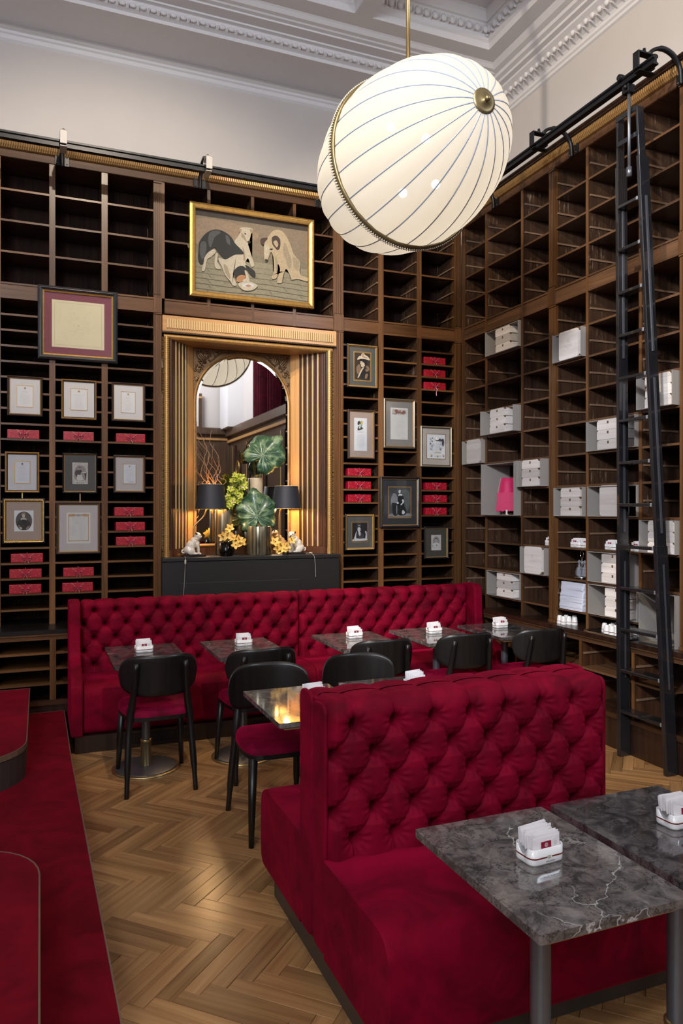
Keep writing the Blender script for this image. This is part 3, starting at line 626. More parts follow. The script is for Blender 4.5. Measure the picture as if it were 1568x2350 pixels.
def picture(label, x0, x1, z0, z1, fw, outer, inner, mat_in, pad, fillet, draw, yf=6.372, th=.026, paper=None, rope=False, glass=True, name='framed_picture', tilt=0, inw=.006):
    """outer frame bars > inner gilt slip, mat board, print, glass. pad = (left, right, bottom, top) of the mat as metres, fillet = width or 0"""
    g = empty(name, ((x0 + x1) / 2, yf, z0), label=label, cat='picture', group='framed pictures hung on the bookcases')
    m = MB(); yo = yf - th
    def ring(m, a, b, y0a, y0b, yback, mi=0):
        (ax0, ax1, az0, az1), (bx0, bx1, bz0, bz1) = a, b
        A = [(ax0, y0a, az0), (ax1, y0a, az0), (ax1, y0a, az1), (ax0, y0a, az1)]; B = [(bx0, y0b, bz0), (bx1, y0b, bz0), (bx1, y0b, bz1), (bx0, y0b, bz1)]
        Ab = [(p[0], yback, p[2]) for p in A]; Bb = [(p[0], yback, p[2]) for p in B]; vs = A + B + Ab + Bb; fs = []
        for i in range(4): j = (i + 1) % 4; fs += [(i, j, 4 + j, 4 + i), (8 + i, 8 + j, j, i), (4 + i, 4 + j, 12 + j, 12 + i)]
        m.add(vs, fs, mi)
    O = (x0, x1, z0, z1); I1 = (x0 + fw * .45, x1 - fw * .45, z0 + fw * .45, z1 - fw * .45); I2 = (x0 + fw, x1 - fw, z0 + fw, z1 - fw)
    m = MB(); ring(m, O, I1, yo + .006, yo, yf); ring(m, I1, I2, yo, yo + .008, yf); m.build('frame', outer, g, w=True, bevel=.0015)
    I3 = (I2[0] + inw, I2[1] - inw, I2[2] + inw, I2[3] - inw); m = MB(); ring(m, I2, I3, yo + .006, yo + .012, yf); m.build('slip', inner, g, w=True)
    if rope:
        m = MB(); q = (I1[0] + fw * .2, I1[1] - fw * .2, I1[2] + fw * .2, I1[3] - fw * .2); stp = .011
        for (a, b) in (((q[0], q[2]), (q[1], q[2])), ((q[1], q[2]), (q[1], q[3])), ((q[1], q[3]), (q[0], q[3])), ((q[0], q[3]), (q[0], q[2]))):
            a, b = Vector(a), Vector(b); n = int((b - a).length / stp); d = (b - a).normalized()
            for k in range(n): p = a.lerp(b, (k + .5) / n); e = Vector((d.x * .8 - d.y * .6, d.y * .8 + d.x * .6)) * .0062; m.tube([(p.x - e.x, yo + .002, p.y - e.y), (p.x + e.x, yo + .002, p.y + e.y)], .0042, 5)
        m.build('rope_moulding', GILT2, g, w=True, kind='stuff')
    ym = yf - .008
    boxo('mat_board', I3[0], I3[1], ym, ym + .005, I3[2], I3[3], mat_in, g)
    a = (I3[0] + pad[0], I3[1] - pad[1], I3[2] + pad[2], I3[3] - pad[3])
    if fillet:
        m = MB(); ring(m, (a[0] - fillet, a[1] + fillet, a[2] - fillet, a[3] + fillet), a, ym - .003, ym - .003, ym); m.build('fillet', GILT if fillet < .02 else inner, g, w=True)
    m = MB(); mats = [paper or CARD] + draw(m, a[0], a[1], a[2], a[3], ym - .0012); m.box(a[0], a[1], ym - .0011, ym, a[2], a[3], 0); m.build('print', mats, g, w=True)
    if glass: boxo('glass', I3[0], I3[1], yo + .013, yo + .0145, I3[2], I3[3], PANE, g)
    return g
BLK = plain('black_frame', (.012, .012, .016), .25, coat=.5); BRN = plain('brown_frame', (.055, .035, .03), .3, coat=.3)
MATW = plain('white_mat', (.74, .71, .69), .85, var=.02); MATC = plain('cream_mat', (.62, .55, .50), .85, var=.02); MATB = plain('blush_mat', (.46, .34, .27), .85, var=.02); MATG = plain('grey_mat', (.105, .10, .088), .85, var=.03)
MATD = plain('charcoal_mat', (.035, .033, .033), .8, var=.03); MATR = plain('burgundy_mat', (.19, .035, .06), .7, var=.03); MATT = plain('taupe_mat', (.30, .27, .235), .85, var=.02)
def menu(seed, n=11, crest=(.45, .25, .08), sign=False):
    def d(m, x0, x1, z0, z1, y):
        w_, h_ = x1 - x0, z1 - z0; xm = (x0 + x1) / 2; zc = z1 - h_ * .12
        quadart(m, x0, x1, z0, z1, y, [(1, sm((.43, .10), (.46, .08), (.5, .06), (.54, .08), (.57, .10), (.55, .13), (.5, .15), (.45, .13))), (2, ell(.5, .11, .025, .018, 8)), (1, [(.40, .155), (.5, .165), (.60, .155), (.60, .163), (.5, .173), (.40, .163)])])
        text_lines(m, x0 + w_ * .14, x1 - w_ * .14, z1 - h_ * .36, z1 - h_ * .24, y - .0004, 2, seed, mi=3); text_lines(m, x0 + w_ * .14, x1 - w_ * .14, z0 + h_ * .1, z1 - h_ * .40, y - .0004, n, seed + 5, mi=3)
        if sign: text_lines(m, x0 + w_ * .45, x1 - w_ * .1, z0 + h_ * .05, z0 + h_ * .11, y - .0006, 1, seed, mi=1, th=.4, fill=(.9, .95))
        return [flat(crest), flat((.15, .14, .2)), INKL]
    return d
FR = 'framed_picture'
picture('white matted menu with dark frame and brown crest, top left of the left bookcase', -.238, .019, 2.437, 2.750, .014, BRN, GILT, MATW, (.052, .052, .055, .055), .004, menu(1))
picture('white matted menu in gilt edged frame with gold crest, top row middle of left bookcase', .157, .426, 2.429, 2.748, .013, GILT, BRN, MATW, (.055, .055, .058, .055), .004, menu(2, crest=(.6, .36, .08)))
picture('cream matted menu in dark gilt frame, top row right beside the fireplace niche', .543, .812, 2.428, 2.748, .014, BRN, GILT, MATW, (.058, .062, .055, .055), .003, menu(3, crest=(.6, .36, .08)))
picture('white matted menu with blue crest in a gilt frame, above the oval portrait', -.254, -.005, 1.835, 2.154, .014, GILT, BRN, MATW, (.052, .052, .055, .055), .005, menu(4, 10, (.12, .14, .3)))
picture('cream matted menu with gold signature, second row right beside fireplace niche', .558, .812, 1.840, 2.151, .013, BRN, GILT, MATC, (.060, .058, .058, .055), .004, menu(5, 12, (.4, .38, .36), True))
def lady_table(m, x0, x1, z0, z1, y):
    L = [(1, [(.03, .03), (.97, .03), (.97, .97), (.03, .97)]), (2, sm((.12, .45), (.25, .2), (.5, .12), (.8, .22), (.9, .45), (.88, .75), (.6, .86), (.3, .83), (.12, .7))), (3, sm((.18, .42), (.30, .36), (.40, .40), (.42, .56), (.28, .66), (.18, .58))), (3, sm((.62, .46), (.90, .44), (.92, .50), (.86, .8), (.80, .8), (.80, .52), (.62, .52))),
         (0, sm((.36, .55), (.55, .52), (.70, .76), (.68, .80), (.5, .84), (.28, .78))), (3, sm((.36, .38), (.5, .33), (.6, .38), (.62, .44), (.8, .46), (.8, .49), (.56, .50), (.54, .56), (.38, .56))), (0, sm((.58, .46), (.86, .44), (.88, .48), (.60, .50))), (4, ell(.47, .28, .055, .045)), (3, sm((.40, .27), (.42, .22), (.5, .20), (.55, .25), (.48, .25)))]
    quadart(m, x0, x1, z0, z1, y, L); text_lines(m, x0 + .01, x1 - .01, z0 + .004, z0 + .012, y - .003, 1, 3, mi=3, th=.5); return [flat((.62, .56, .48)), flat((.36, .31, .27)), flat((.08, .07, .065)), flat((.50, .42, .35))]
picture('dark grey matted photograph of a seated lady, blue-black frame, middle of left bookcase', .165, .432, 1.833, 2.157, .012, BLK, GILT, MATG, (.058, .055, .058, .058), 0, lady_table, paper=flat((.70, .66, .58)))
def lady_oval(m, x0, x1, z0, z1, y):
    L = [(1, ell(.5, .5, .43, .45, 32)), (2, sm((.15, .72), (.22, .50), (.38, .42), (.62, .42), (.80, .54), (.86, .74), (.7, .92), (.5, .95), (.3, .92))), (3, sm((.36, .36), (.60, .36), (.64, .47), (.55, .44), (.50, .47), (.42, .44), (.34, .47))), (5, sm((.36, .46), (.5, .44), (.62, .47), (.60, .66), (.48, .8), (.40, .66))),
         (4, ell(.48, .25, .075, .085)), (4, [(.44, .3), (.54, .3), (.54, .38), (.44, .38)]), (6, sm((.37, .20), (.38, .13), (.46, .09), (.56, .09), (.60, .15), (.58, .20), (.52, .15), (.44, .16), (.41, .22))), (3, sm((.30, .78), (.42, .84), (.36, .92), (.28, .86))), (6, sm((.60, .86), (.70, .76), (.8, .72), (.78, .82), (.66, .92))), (6, sm((.22, .70), (.27, .70), (.28, .80), (.23, .82)))]
    for k in range(16):
        a = math.pi * k / 15; L.append((3, ell(.485 + .075 * math.cos(a + math.pi) * 1, .50 + .26 * math.sin(a), .007, .006, 6)))
    L += [(5, ell(.455, .245, .010, .006, 6)), (5, ell(.505, .245, .010, .006, 6)), (5, [(.46, .295), (.50, .295), (.50, .300), (.46, .300)])]
    quadart(m, x0, x1, z0, z1, y, L); return [flat((.10, .085, .07)), flat((.035, .028, .024)), flat((.52, .46, .38)), flat((.62, .52, .42)), flat((.012, .010, .010)), flat((.30, .22, .15))]
picture('oval portrait of a crowned lady with pearls, beige mat and rope gilt frame', -.272, .036, 1.435, 1.791, .022, BLK, GILT2, MATB, (.056, .056, .068, .068), 0, lady_oval, rope=True)
def programme(m, x0, x1, z0, z1, y):
    w_, h_ = x1 - x0, z1 - z0; B = []
    for (a, b, c, d) in ((.07, .10, .05, .93), (.90, .93, .05, .93), (.07, .93, .05, .075), (.07, .93, .90, .925)): B.append((1, [(a, c), (b, c), (b, d), (a, d)]))
    B += [(1, sm((.1, .055), (.3, .04), (.38, .09), (.3, .12), (.1, .12))), (1, sm((.62, .09), (.7, .04), (.9, .055), (.9, .12), (.7, .12))), (2, sm((.4, .06), (.5, .045), (.6, .06), (.6, .11), (.5, .12), (.4, .11)))]
    quadart(m, x0, x1, z0, z1, y, B); text_lines(m, x0 + w_ * .2, x1 - w_ * .2, z1 - h_ * .38, z1 - h_ * .15, y - .003, 6, 2, mi=3)
    text_lines(m, x0 + w_ * .14, x1 - w_ * .52, z0 + h_ * .24, z1 - h_ * .40, y - .003, 8, 3, False, mi=3); text_lines(m, x0 + w_ * .54, x1 - w_ * .14, z0 + h_ * .12, z1 - h_ * .38, y - .003, 16, 4, False, mi=3); return [flat((.62, .36, .18)), flat((.45, .40, .36)), INKL]
picture('large framed programme sheet with orange printed border, pinkish mat, thin dark frame', .120, .456, 1.345, 1.761, .016, BRN, GILT, MATC, (.055, .055, .062, .062), 0, programme, paper=PAPER)
def bigmap(m, x0, x1, z0, z1, y):
    rn = random.Random(5); w_, h_ = x1 - x0, z1 - z0
    quadart(m, x0, x1, z0, z1, y, [(1, [(.05, .05), (.95, .05), (.95, .055), (.05, .055)]), (1, [(.05, .945), (.95, .945), (.95, .95), (.05, .95)]), (1, [(.05, .05), (.055, .05), (.055, .95), (.05, .95)]), (1, [(.945, .05), (.95, .05), (.95, .95), (.945, .95)])])
    for k in range(170):
        r_ = rn.uniform(.08, .46); a = rn.uniform(0, 6.28); cx_ = (x0 + x1) / 2 + r_ * w_ * math.cos(a) * .95; cz_ = (z0 + z1) / 2 + r_ * h_ * math.sin(a) * .95; l = rn.uniform(.006, .022); b = rn.uniform(0, 3.14)
        m.tube([(cx_, y, cz_), (cx_ + l * math.cos(b) * .5 + .002, y, cz_ + l * math.sin(b) * .5), (cx_ + l * math.cos(b), y, cz_ + l * math.sin(b) + .002)], .00035, 3, 1)
    quadart(m, x0, x1, z0, z1, y - .001, [(2, ell(.5, .52, .009, .009, 8))]); return [flat((.48, .40, .26)), flat((.28, .15, .06))]
picture('large parchment covered in signatures, burgundy mat, wide black and gilt frame', -.017, .590, 2.897, 3.482, .036, BLK, GILT2, MATR, (.056, .056, .056, .056), 0, bigmap, yf=6.368, th=.03, paper=plain('parchment', (.72, .64, .42), .8, var=.08, nscale=6), inw=.012)
def lady_hat(m, x0, x1, z0, z1, y):
    L = [(1, [(0, 0), (1, 0), (1, 1), (0, 1)]), (2, sm((.12, .55), (.3, .42), (.42, .6), (.34, .8), (.15, .75))), (2, sm((.75, .45), (.92, .5), (.95, .62), (.8, .58))), (3, sm((.38, .9), (.40, .7), (.52, .58), (.72, .57), (.9, .66), (.95, .8), (.88, .97), (.4, .97))),
         (4, sm((.20, .93), (.24, .85), (.42, .62), (.55, .52), (.58, .56), (.46, .68), (.28, .9))), (4, sm((.36, .33), (.40, .31), (.60, .30), (.68, .42), (.60, .50), (.50, .52), (.42, .50), (.42, .45), (.35, .40), (.39, .37))), (3, sm((.50, .30), (.68, .27), (.80, .33), (.78, .42), (.66, .44), (.62, .36), (.52, .33))), (3, sm((.22, .25), (.4, .21), (.8, .2), (.95, .25), (.7, .29), (.35, .3))),
         (4, sm((.18, .22), (.30, .12), (.42, .10), (.45, .03), (.58, .0), (.66, .06), (.82, .10), (.97, .20), (.94, .25), (.7, .22), (.4, .22), (.2, .26))), (5, sm((.46, .12), (.55, .09), (.66, .13), (.86, .18), (.6, .16))), (5, sm((.5, .03), (.56, .02), (.58, .07), (.52, .08))), (2, sm((.68, .6), (.86, .6), (.88, .66), (.74, .68))), (2, sm((.70, .78), (.84, .76), (.80, .92), (.66, .94)))]
    quadart(m, x0, x1, z0, z1, y, L); return [flat((.045, .03, .02)), flat((.26, .16, .09)), flat((.012, .009, .008)), flat((.72, .56, .38)), flat((.35, .25, .16))]
picture('sepia profile portrait of a lady in a large flowered hat, grey mat, rope gilt frame', 2.630, 2.945, 2.835, 3.240, .018, BLK, GILT, MATG, (.054, .054, .052, .054), .013, lady_hat, rope=True, paper=flat((.05, .04, .03)))
def hat_menu(m, x0, x1, z0, z1, y):
    w_, h_ = x1 - x0, z1 - z0
    L = [(1, sm((.26, .17), (.30, .11), (.45, .10), (.52, .14), (.50, .20), (.36, .22), (.28, .21))), (2, sm((.5, .12), (.58, .08), (.68, .12), (.66, .20), (.56, .21), (.5, .17))), (3, ell(.44, .195, .05, .018)), (4, sm((.50, .23), (.56, .2), (.60, .24), (.52, .28))), (1, sm((.26, .36), (.30, .27), (.4, .25), (.46, .27), (.56, .27), (.70, .32), (.5, .36), (.35, .38))), (3, sm((.35, .28), (.44, .26), (.50, .30), (.4, .33)))]
    quadart(m, x0, x1, z0, z1, y, L); text_lines(m, x0 + w_ * .2, x1 - w_ * .2, z1 - h_ * .46, z1 - h_ * .38, y - .003, 2, 2, mi=5); text_lines(m, x0 + w_ * .15, x1 - w_ * .15, z0 + h_ * .12, z1 - h_ * .50, y - .003, 12, 3, mi=5)
    return [flat((.05, .05, .045)), flat((.66, .50, .16)), flat((.80, .62, .50)), flat((.05, .32, .42)), INKL]
picture('tall menu with a small drawing of a lady in a bonnet, beige mat, silver-brown frame', 2.638, 2.912, 2.173, 2.633, .015, BRN, GILT, MATB, (.046, .056, .056, .056), 0, hat_menu)
def ornate(m, x0, x1, z0, z1, y):
    w_, h_ = x1 - x0, z1 - z0; rn = random.Random(8)
    L = [(3, [(.08, .05), (.92, .05), (.92, .22), (.08, .22)])]
    for k in range(60): cx_, cy_ = rn.uniform(.1, .9), rn.uniform(.06, .21); L.append((rn.choice((1, 2, 4)), ell(cx_, cy_, .025, .008, 6)))
    L += [(1, sm((.22, .08), (.34, .06), (.45, .12), (.42, .18), (.34, .12), (.28, .18))), (1, sm((.5, .10), (.6, .14), (.74, .07), (.82, .14), (.7, .17), (.55, .17)))]
    quadart(m, x0, x1, z0, z1, y, L); text_lines(m, x0 + w_ * .15, x1 - w_ * .15, z0 + h_ * .1, z1 - h_ * .29, y - .013, 18, 3, mi=4); text_lines(m, x1 - w_ * .4, x1 - w_ * .1, z0 + h_ * .03, z0 + h_ * .06, y - .003, 1, 1, mi=2); return [flat((.16, .07, .06)), flat((.45, .10, .10)), flat((.62, .56, .48)), INKL]
picture('tall menu with a dark red ornamental heading, grey mat, bronze frame', 3.004, 3.339, 2.284, 2.756, .020, plain('bronze_frame', (.16, .12, .08), .3, .4), GILT, MATT, (.050, .050, .060, .060), 0, ornate, paper=PAPER)
def drawn(m, x0, x1, z0, z1, y):
    rn = random.Random(11); L = []
    for k in range(110):
        sd = rn.random(); cx_, cy_ = (rn.uniform(.14, .32) if sd < .4 else rn.uniform(.66, .86)) if sd < .85 else rn.uniform(.2, .8), rn.uniform(.16, .66) if sd < .85 else rn.uniform(.14, .20)
        L.append((rn.choice((1, 1, 2)), ell(cx_, cy_, rn.uniform(.006, .022), rn.uniform(.004, .02), 6)))
    L += [(3, ell(.5, .18, .12, .07)), (4, ell(.5, .18, .105, .06)), (1, ell(.5, .17, .012, .012, 8)), (1, sm((.58, .19), (.74, .20), (.84, .18), (.86, .35), (.80, .48), (.76, .38), (.74, .26), (.6, .23))), (3, [(.3, .72), (.7, .72), (.7, .74), (.3, .74)]), (3, ell(.16, .86, .04, .05)), (3, ell(.5, .88, .04, .03)), (3, ell(.82, .86, .04, .05)), (3, [(.3, .87), (.7, .87), (.7, .88), (.3, .88)])]
    quadart(m, x0, x1, z0, z1, y, L); text_lines(m, x0 + .07, x1 - .07, z0 + (z1 - z0) * .35, z1 - (z1 - z0) * .35, y - .03, 5, 1, mi=2); return [flat((.04, .04, .05)), flat((.25, .26, .28)), flat((.55, .40, .20)), flat((.72, .72, .72))]
picture('ink drawn card with figures around a wreath, cream mat with dark slip, gilt frame', 3.397, 3.743, 2.116, 2.511, .016, plain('champagne_frame', (.42, .34, .22), .35, .5), BRN, plain('sand_mat', (.52, .45, .37), .85), (.050, .050, .060, .056), .005, drawn)
def lady_stand(m, x0, x1, z0, z1, y):
    L = [(1, [(0, 0), (1, 0), (1, 1), (0, 1)]), (5, sm((.10, .4), (.2, .2), (.35, .25), (.42, .45), (.3, .6), (.12, .6))), (2, sm((.62, .1), (.95, .15), (.97, .6), (.8, .8), (.62, .5))), (5, sm((.02, .90), (.4, .86), (.98, .88), (.98, .98), (.02, .98))), (3, sm((.14, .52), (.40, .54), (.44, .60), (.40, .92), (.2, .92), (.14, .65))),
         (3, sm((.44, .27), (.52, .24), (.64, .28), (.70, .42), (.68, .55), (.78, .72), (.80, .88), (.66, .94), (.44, .92), (.40, .72), (.46, .52), (.40, .42))), (4, sm((.44, .24), (.52, .21), (.62, .24), (.6, .28), (.5, .27), (.45, .29))), (4, ell(.49, .15, .05, .05)), (4, sm((.44, .11), (.50, .08), (.56, .11), (.5, .13))), (4, sm((.60, .42), (.66, .40), (.70, .48), (.62, .56), (.56, .60), (.54, .56), (.62, .5))), (5, sm((.34, .62), (.38, .62), (.38, .85), (.34, .88))), (4, sm((.60, .80), (.66, .76), (.74, .84), (.68, .9), (.6, .88))), (4, sm((.36, .5), (.44, .5), (.44, .55), (.38, .56)))]
    quadart(m, x0, x1, z0, z1, y, L); return [flat((.055, .055, .055)), flat((.11, .11, .11)), flat((.010, .010, .010)), flat((.66, .66, .64)), flat((.24, .24, .24))]
picture('large black matted photograph of a standing lady in a long dark gown, black frame', 2.968, 3.385, 1.530, 2.013, .022, BLK, GILT, MATD, (.066, .066, .072, .072), .010, lady_stand, th=.03, paper=flat((.06, .06, .06)))
def lady_rest(m, x0, x1, z0, z1, y):
    L = [(1, [(0, 0), (1, 0), (1, 1), (0, 1)]), (2, sm((.02, .98), (.05, .88), (.12, .84), (.25, .50), (.30, .48), (.30, .60), (.28, .82), (.5, .84), (.95, .86), (.98, .95), (.5, .97))), (3, sm((.34, .56), (.5, .52), (.7, .58), (.8, .72), (.74, .84), (.36, .84), (.34, .7))), (2, sm((.84, .46), (.96, .5), (.97, .86), (.86, .84), (.90, .66))),
         (2, ell(.45, .36, .10, .13)), (1, sm((.30, .34), (.28, .20), (.42, .10), (.58, .16), (.60, .30), (.54, .26), (.42, .24), (.34, .30))), (4, sm((.36, .15), (.45, .11), (.56, .18), (.45, .19))), (2, sm((.40, .48), (.5, .48), (.56, .58), (.5, .72), (.42, .6))), (1, ell(.41, .345, .018, .01, 6)), (1, ell(.50, .345, .018, .01, 6)), (1, ell(.455, .43, .025, .008, 6))]
    quadart(m, x0, x1, z0, z1, y, L); return [flat((.012, .011, .011)), flat((.60, .58, .56)), flat((.05, .045, .045)), flat((.22, .21, .2))]
picture('grey matted photograph of a lady resting her cheek on her hand, rope gilt frame', 2.611, 2.912, 1.324, 1.662, .018, BLK, GILT, MATG, (.050, .050, .058, .058), .010, lady_rest, rope=True, paper=flat((.05, .05, .05)))
def lady_white(m, x0, x1, z0, z1, y):
    L = [(1, [(.04, .03), (.96, .03), (.96, .86), (.04, .86)]), (2, ell(.5, .42, .36, .34)), (4, sm((.15, .72), (.2, .58), (.4, .5), (.62, .5), (.84, .58), (.88, .72), (.7, .78), (.3, .78))), (3, ell(.5, .33, .11, .10)), (3, [(.45, .4), (.56, .4), (.58, .52), (.43, .52)]), (5, sm((.36, .32), (.38, .23), (.5, .19), (.62, .24), (.63, .33), (.56, .27), (.44, .27))), (2, sm((.1, .68), (.2, .66), (.22, .74), (.12, .75))), (2, sm((.44, .64), (.56, .62), (.62, .7), (.5, .74)))]
    quadart(m, x0, x1, z0, z1, y, L); return [flat((.52, .49, .45)), flat((.30, .28, .26)), flat((.42, .38, .34)), flat((.62, .59, .55)), flat((.08, .07, .065))]
picture('small portrait photograph of a lady in a white dress, olive-grey mat, thin black frame', 3.438, 3.706, 1.225, 1.538, .014, BLK, GILT, plain('olive_mat', (.062, .055, .042), .85), (.060, .060, .062, .062), 0, lady_white, paper=flat((.58, .55, .50)))
for x, z0 in ((-.13, 1.79), (.30, 1.76)): boxo('picture_hanger', x - .004, x + .004, 6.372, 6.378, z0, z0 + .08, BRASS, None, label='thin brass hanging rod between two framed pictures, ' + ('by the oval portrait' if x < 0 else 'by the orange bordered programme'), cat='hanger', group='picture rods on the bookcase')
[setattr(o_, 'name', 'picture_rod') for o_ in C.objects if o_.name.startswith('picture_hanger')]

# the dog painting: outlines taken in its own plane
DX0, DX1, DZ0, DZ1 = 1.176, 2.297, 3.518, 4.320
def dpx(u, v, Y=6.364):
    p = atY(360 + u / 3.5636, 400 + v / 3.5636, Y); return ((p[0] - (DX0 + .05)) / (DX1 - DX0 - .10), ((DZ1 - .05) - p[2]) / (DZ1 - DZ0 - .10))
def dogs(m, x0, x1, z0, z1, y):
    def g_(mi, *p, n=4): return (mi, sm(*[dpx(*q) for q in p], n=n))
    L = [(1, [(0, .0), (1, .0), (1, .52), (0, .50)]), (2, [(0, .50), (1, .52), (1, 1), (0, 1)]), (3, sm((-.0, .40), (.5, .46), (1, .47), (1, .56), (.5, .55), (0, .53))), (10, [(0, 0), (1, 0), (1, .07), (0, .07)]), (11, sm((.0, .12), (.3, .10), (.55, .2), (.4, .38), (.15, .42), (0, .4)))]
    for k in range(6):   # cracks between the paving stones
        t = .63 + k * .065; L.append((3, [(0, t), (.3, t + .01), (.6, t - .012), (1, t + .015), (1, t + .021), (.6, t - .006), (.3, t + .017), (0, t + .006)]))
        for j in range(4): s_ = (.1 + .27 * j + .13 * (k % 2)) % .95; L.append((3, [(s_, t), (s_ + .006, t), (s_ + .04, t + .05), (s_ + .034, t + .05)]))
    L += [ # white dog behind
        g_(4, (672, 450), (700, 437), (760, 440), (782, 455), (778, 490), (765, 520), (762, 560), (745, 570), (752, 600), (770, 660), (795, 745), (770, 755), (745, 690), (720, 720), (690, 730), (640, 690), (632, 560), (655, 520), (680, 480)),
        g_(5, (690, 480), (712, 500), (735, 545), (760, 560), (745, 566), (715, 540), (690, 510)), g_(6, (742, 548), (764, 550), (762, 564), (745, 566)), g_(6, (716, 484), (728, 488), (726, 496), (716, 493)), g_(5, (672, 450), (690, 452), (688, 476), (676, 470)), g_(5, (758, 452), (780, 456), (778, 486), (764, 478)), g_(5, (700, 600), (716, 640), (722, 700), (708, 700)),
        # black and white collie eating
        g_(6, (345, 560), (385, 500), (440, 462), (500, 455), (560, 478), (610, 520), (640, 570), (690, 620), (708, 655), (640, 660), (600, 690), (560, 700), (500, 640), (470, 600), (430, 640), (400, 700), (360, 740), (335, 690), (340, 620)),
        g_(7, (430, 480), (490, 462), (520, 480), (470, 520), (440, 600), (420, 560)), g_(7, (360, 560), (400, 560), (400, 640), (370, 700), (350, 640)), g_(7, (560, 500), (590, 520), (600, 580), (570, 560)),
        g_(4, (420, 640), (465, 615), (480, 640), (440, 680), (410, 700), (395, 770), (385, 795), (365, 785), (380, 730), (390, 680)), g_(4, (480, 650), (500, 660), (495, 720), (520, 765), (510, 780), (478, 768), (470, 720)),
        g_(4, (500, 690), (560, 700), (600, 680), (650, 660), (690, 690), (735, 750), (720, 770), (640, 780), (620, 830), (650, 905), (620, 912), (600, 880), (560, 830), (530, 760)), g_(5, (545, 740), (575, 760), (600, 850), (585, 850), (555, 800)),
        g_(6, (630, 790), (660, 760), (700, 752), (730, 780), (735, 830), (700, 840), (650, 860), (630, 820)), g_(6, (720, 745), (760, 765), (800, 800), (800, 845), (775, 835), (745, 800)), g_(8, (650, 850), (690, 825), (735, 840), (745, 870), (700, 880), (660, 885)), g_(4, (715, 790), (735, 800), (750, 850), (760, 915), (745, 928), (720, 900), (700, 870), (725, 850)),
        # seated pale borzoi
        g_(9, (925, 490), (960, 460), (1010, 462), (1050, 500), (1090, 580), (1120, 660), (1165, 720), (1165, 800), (1180, 830), (1230, 850), (1225, 880), (1150, 860), (1100, 866), (1090, 840), (1060, 780), (1040, 800), (1025, 860), (1020, 890), (980, 890), (985, 860), (1005, 780), (985, 740), (980, 840), (960, 858), (936, 850), (955, 790), (950, 680), (930, 640), (910, 690), (900, 716), (880, 712), (872, 640), (880, 560)),
        g_(5, (1040, 560), (1070, 620), (1100, 720), (1080, 780), (1050, 700), (1030, 640)), g_(5, (1110, 680), (1160, 720), (1150, 790), (1120, 760)), g_(5, (965, 680), (980, 700), (985, 780), (972, 800)), g_(12, (940, 520), (975, 505), (1005, 540), (1005, 600), (985, 625), (960, 600), (940, 570)), g_(9, (950, 560), (975, 545), (990, 580), (975, 600)), g_(12, (845, 535), (880, 522), (905, 528), (880, 560), (870, 585), (850, 570)), g_(6, (882, 700), (905, 702), (902, 716), (884, 716)), g_(6, (922, 612), (945, 612), (940, 624), (924, 622)), g_(4, (880, 580), (915, 600), (905, 680), (885, 690), (878, 640)),
        g_(4, (665, 895), (740, 880), (815, 905), (815, 925), (780, 950), (720, 955), (680, 930)), g_(13, (690, 905), (740, 893), (795, 912), (740, 930)), g_(8, (720, 915), (745, 905), (770, 918), (745, 926))]
    quadart(m, x0, x1, z0, z1, y, L)
    return [flat(tuple(.8 * q_ for q_ in c)) for c in ((.22, .17, .115), (.25, .225, .15), (.195, .17, .112), (.47, .41, .31), (.31, .25, .165), (.018, .018, .017), (.07, .075, .075), (.40, .20, .09), (.43, .34, .215), (.045, .035, .025), (.28, .20, .13), (.06, .035, .03), (.50, .55, .60))]
picture('gilt framed oil painting of three dogs by a bowl, above the mirror niche', DX0, DX1, DZ0, DZ1, .042, GILT2, GILT, flat((.22, .17, .115)), (0, 0, 0, 0), 0, dogs, yf=6.372, th=.05, paper=flat((.25, .225, .15)), glass=False, inw=.008)

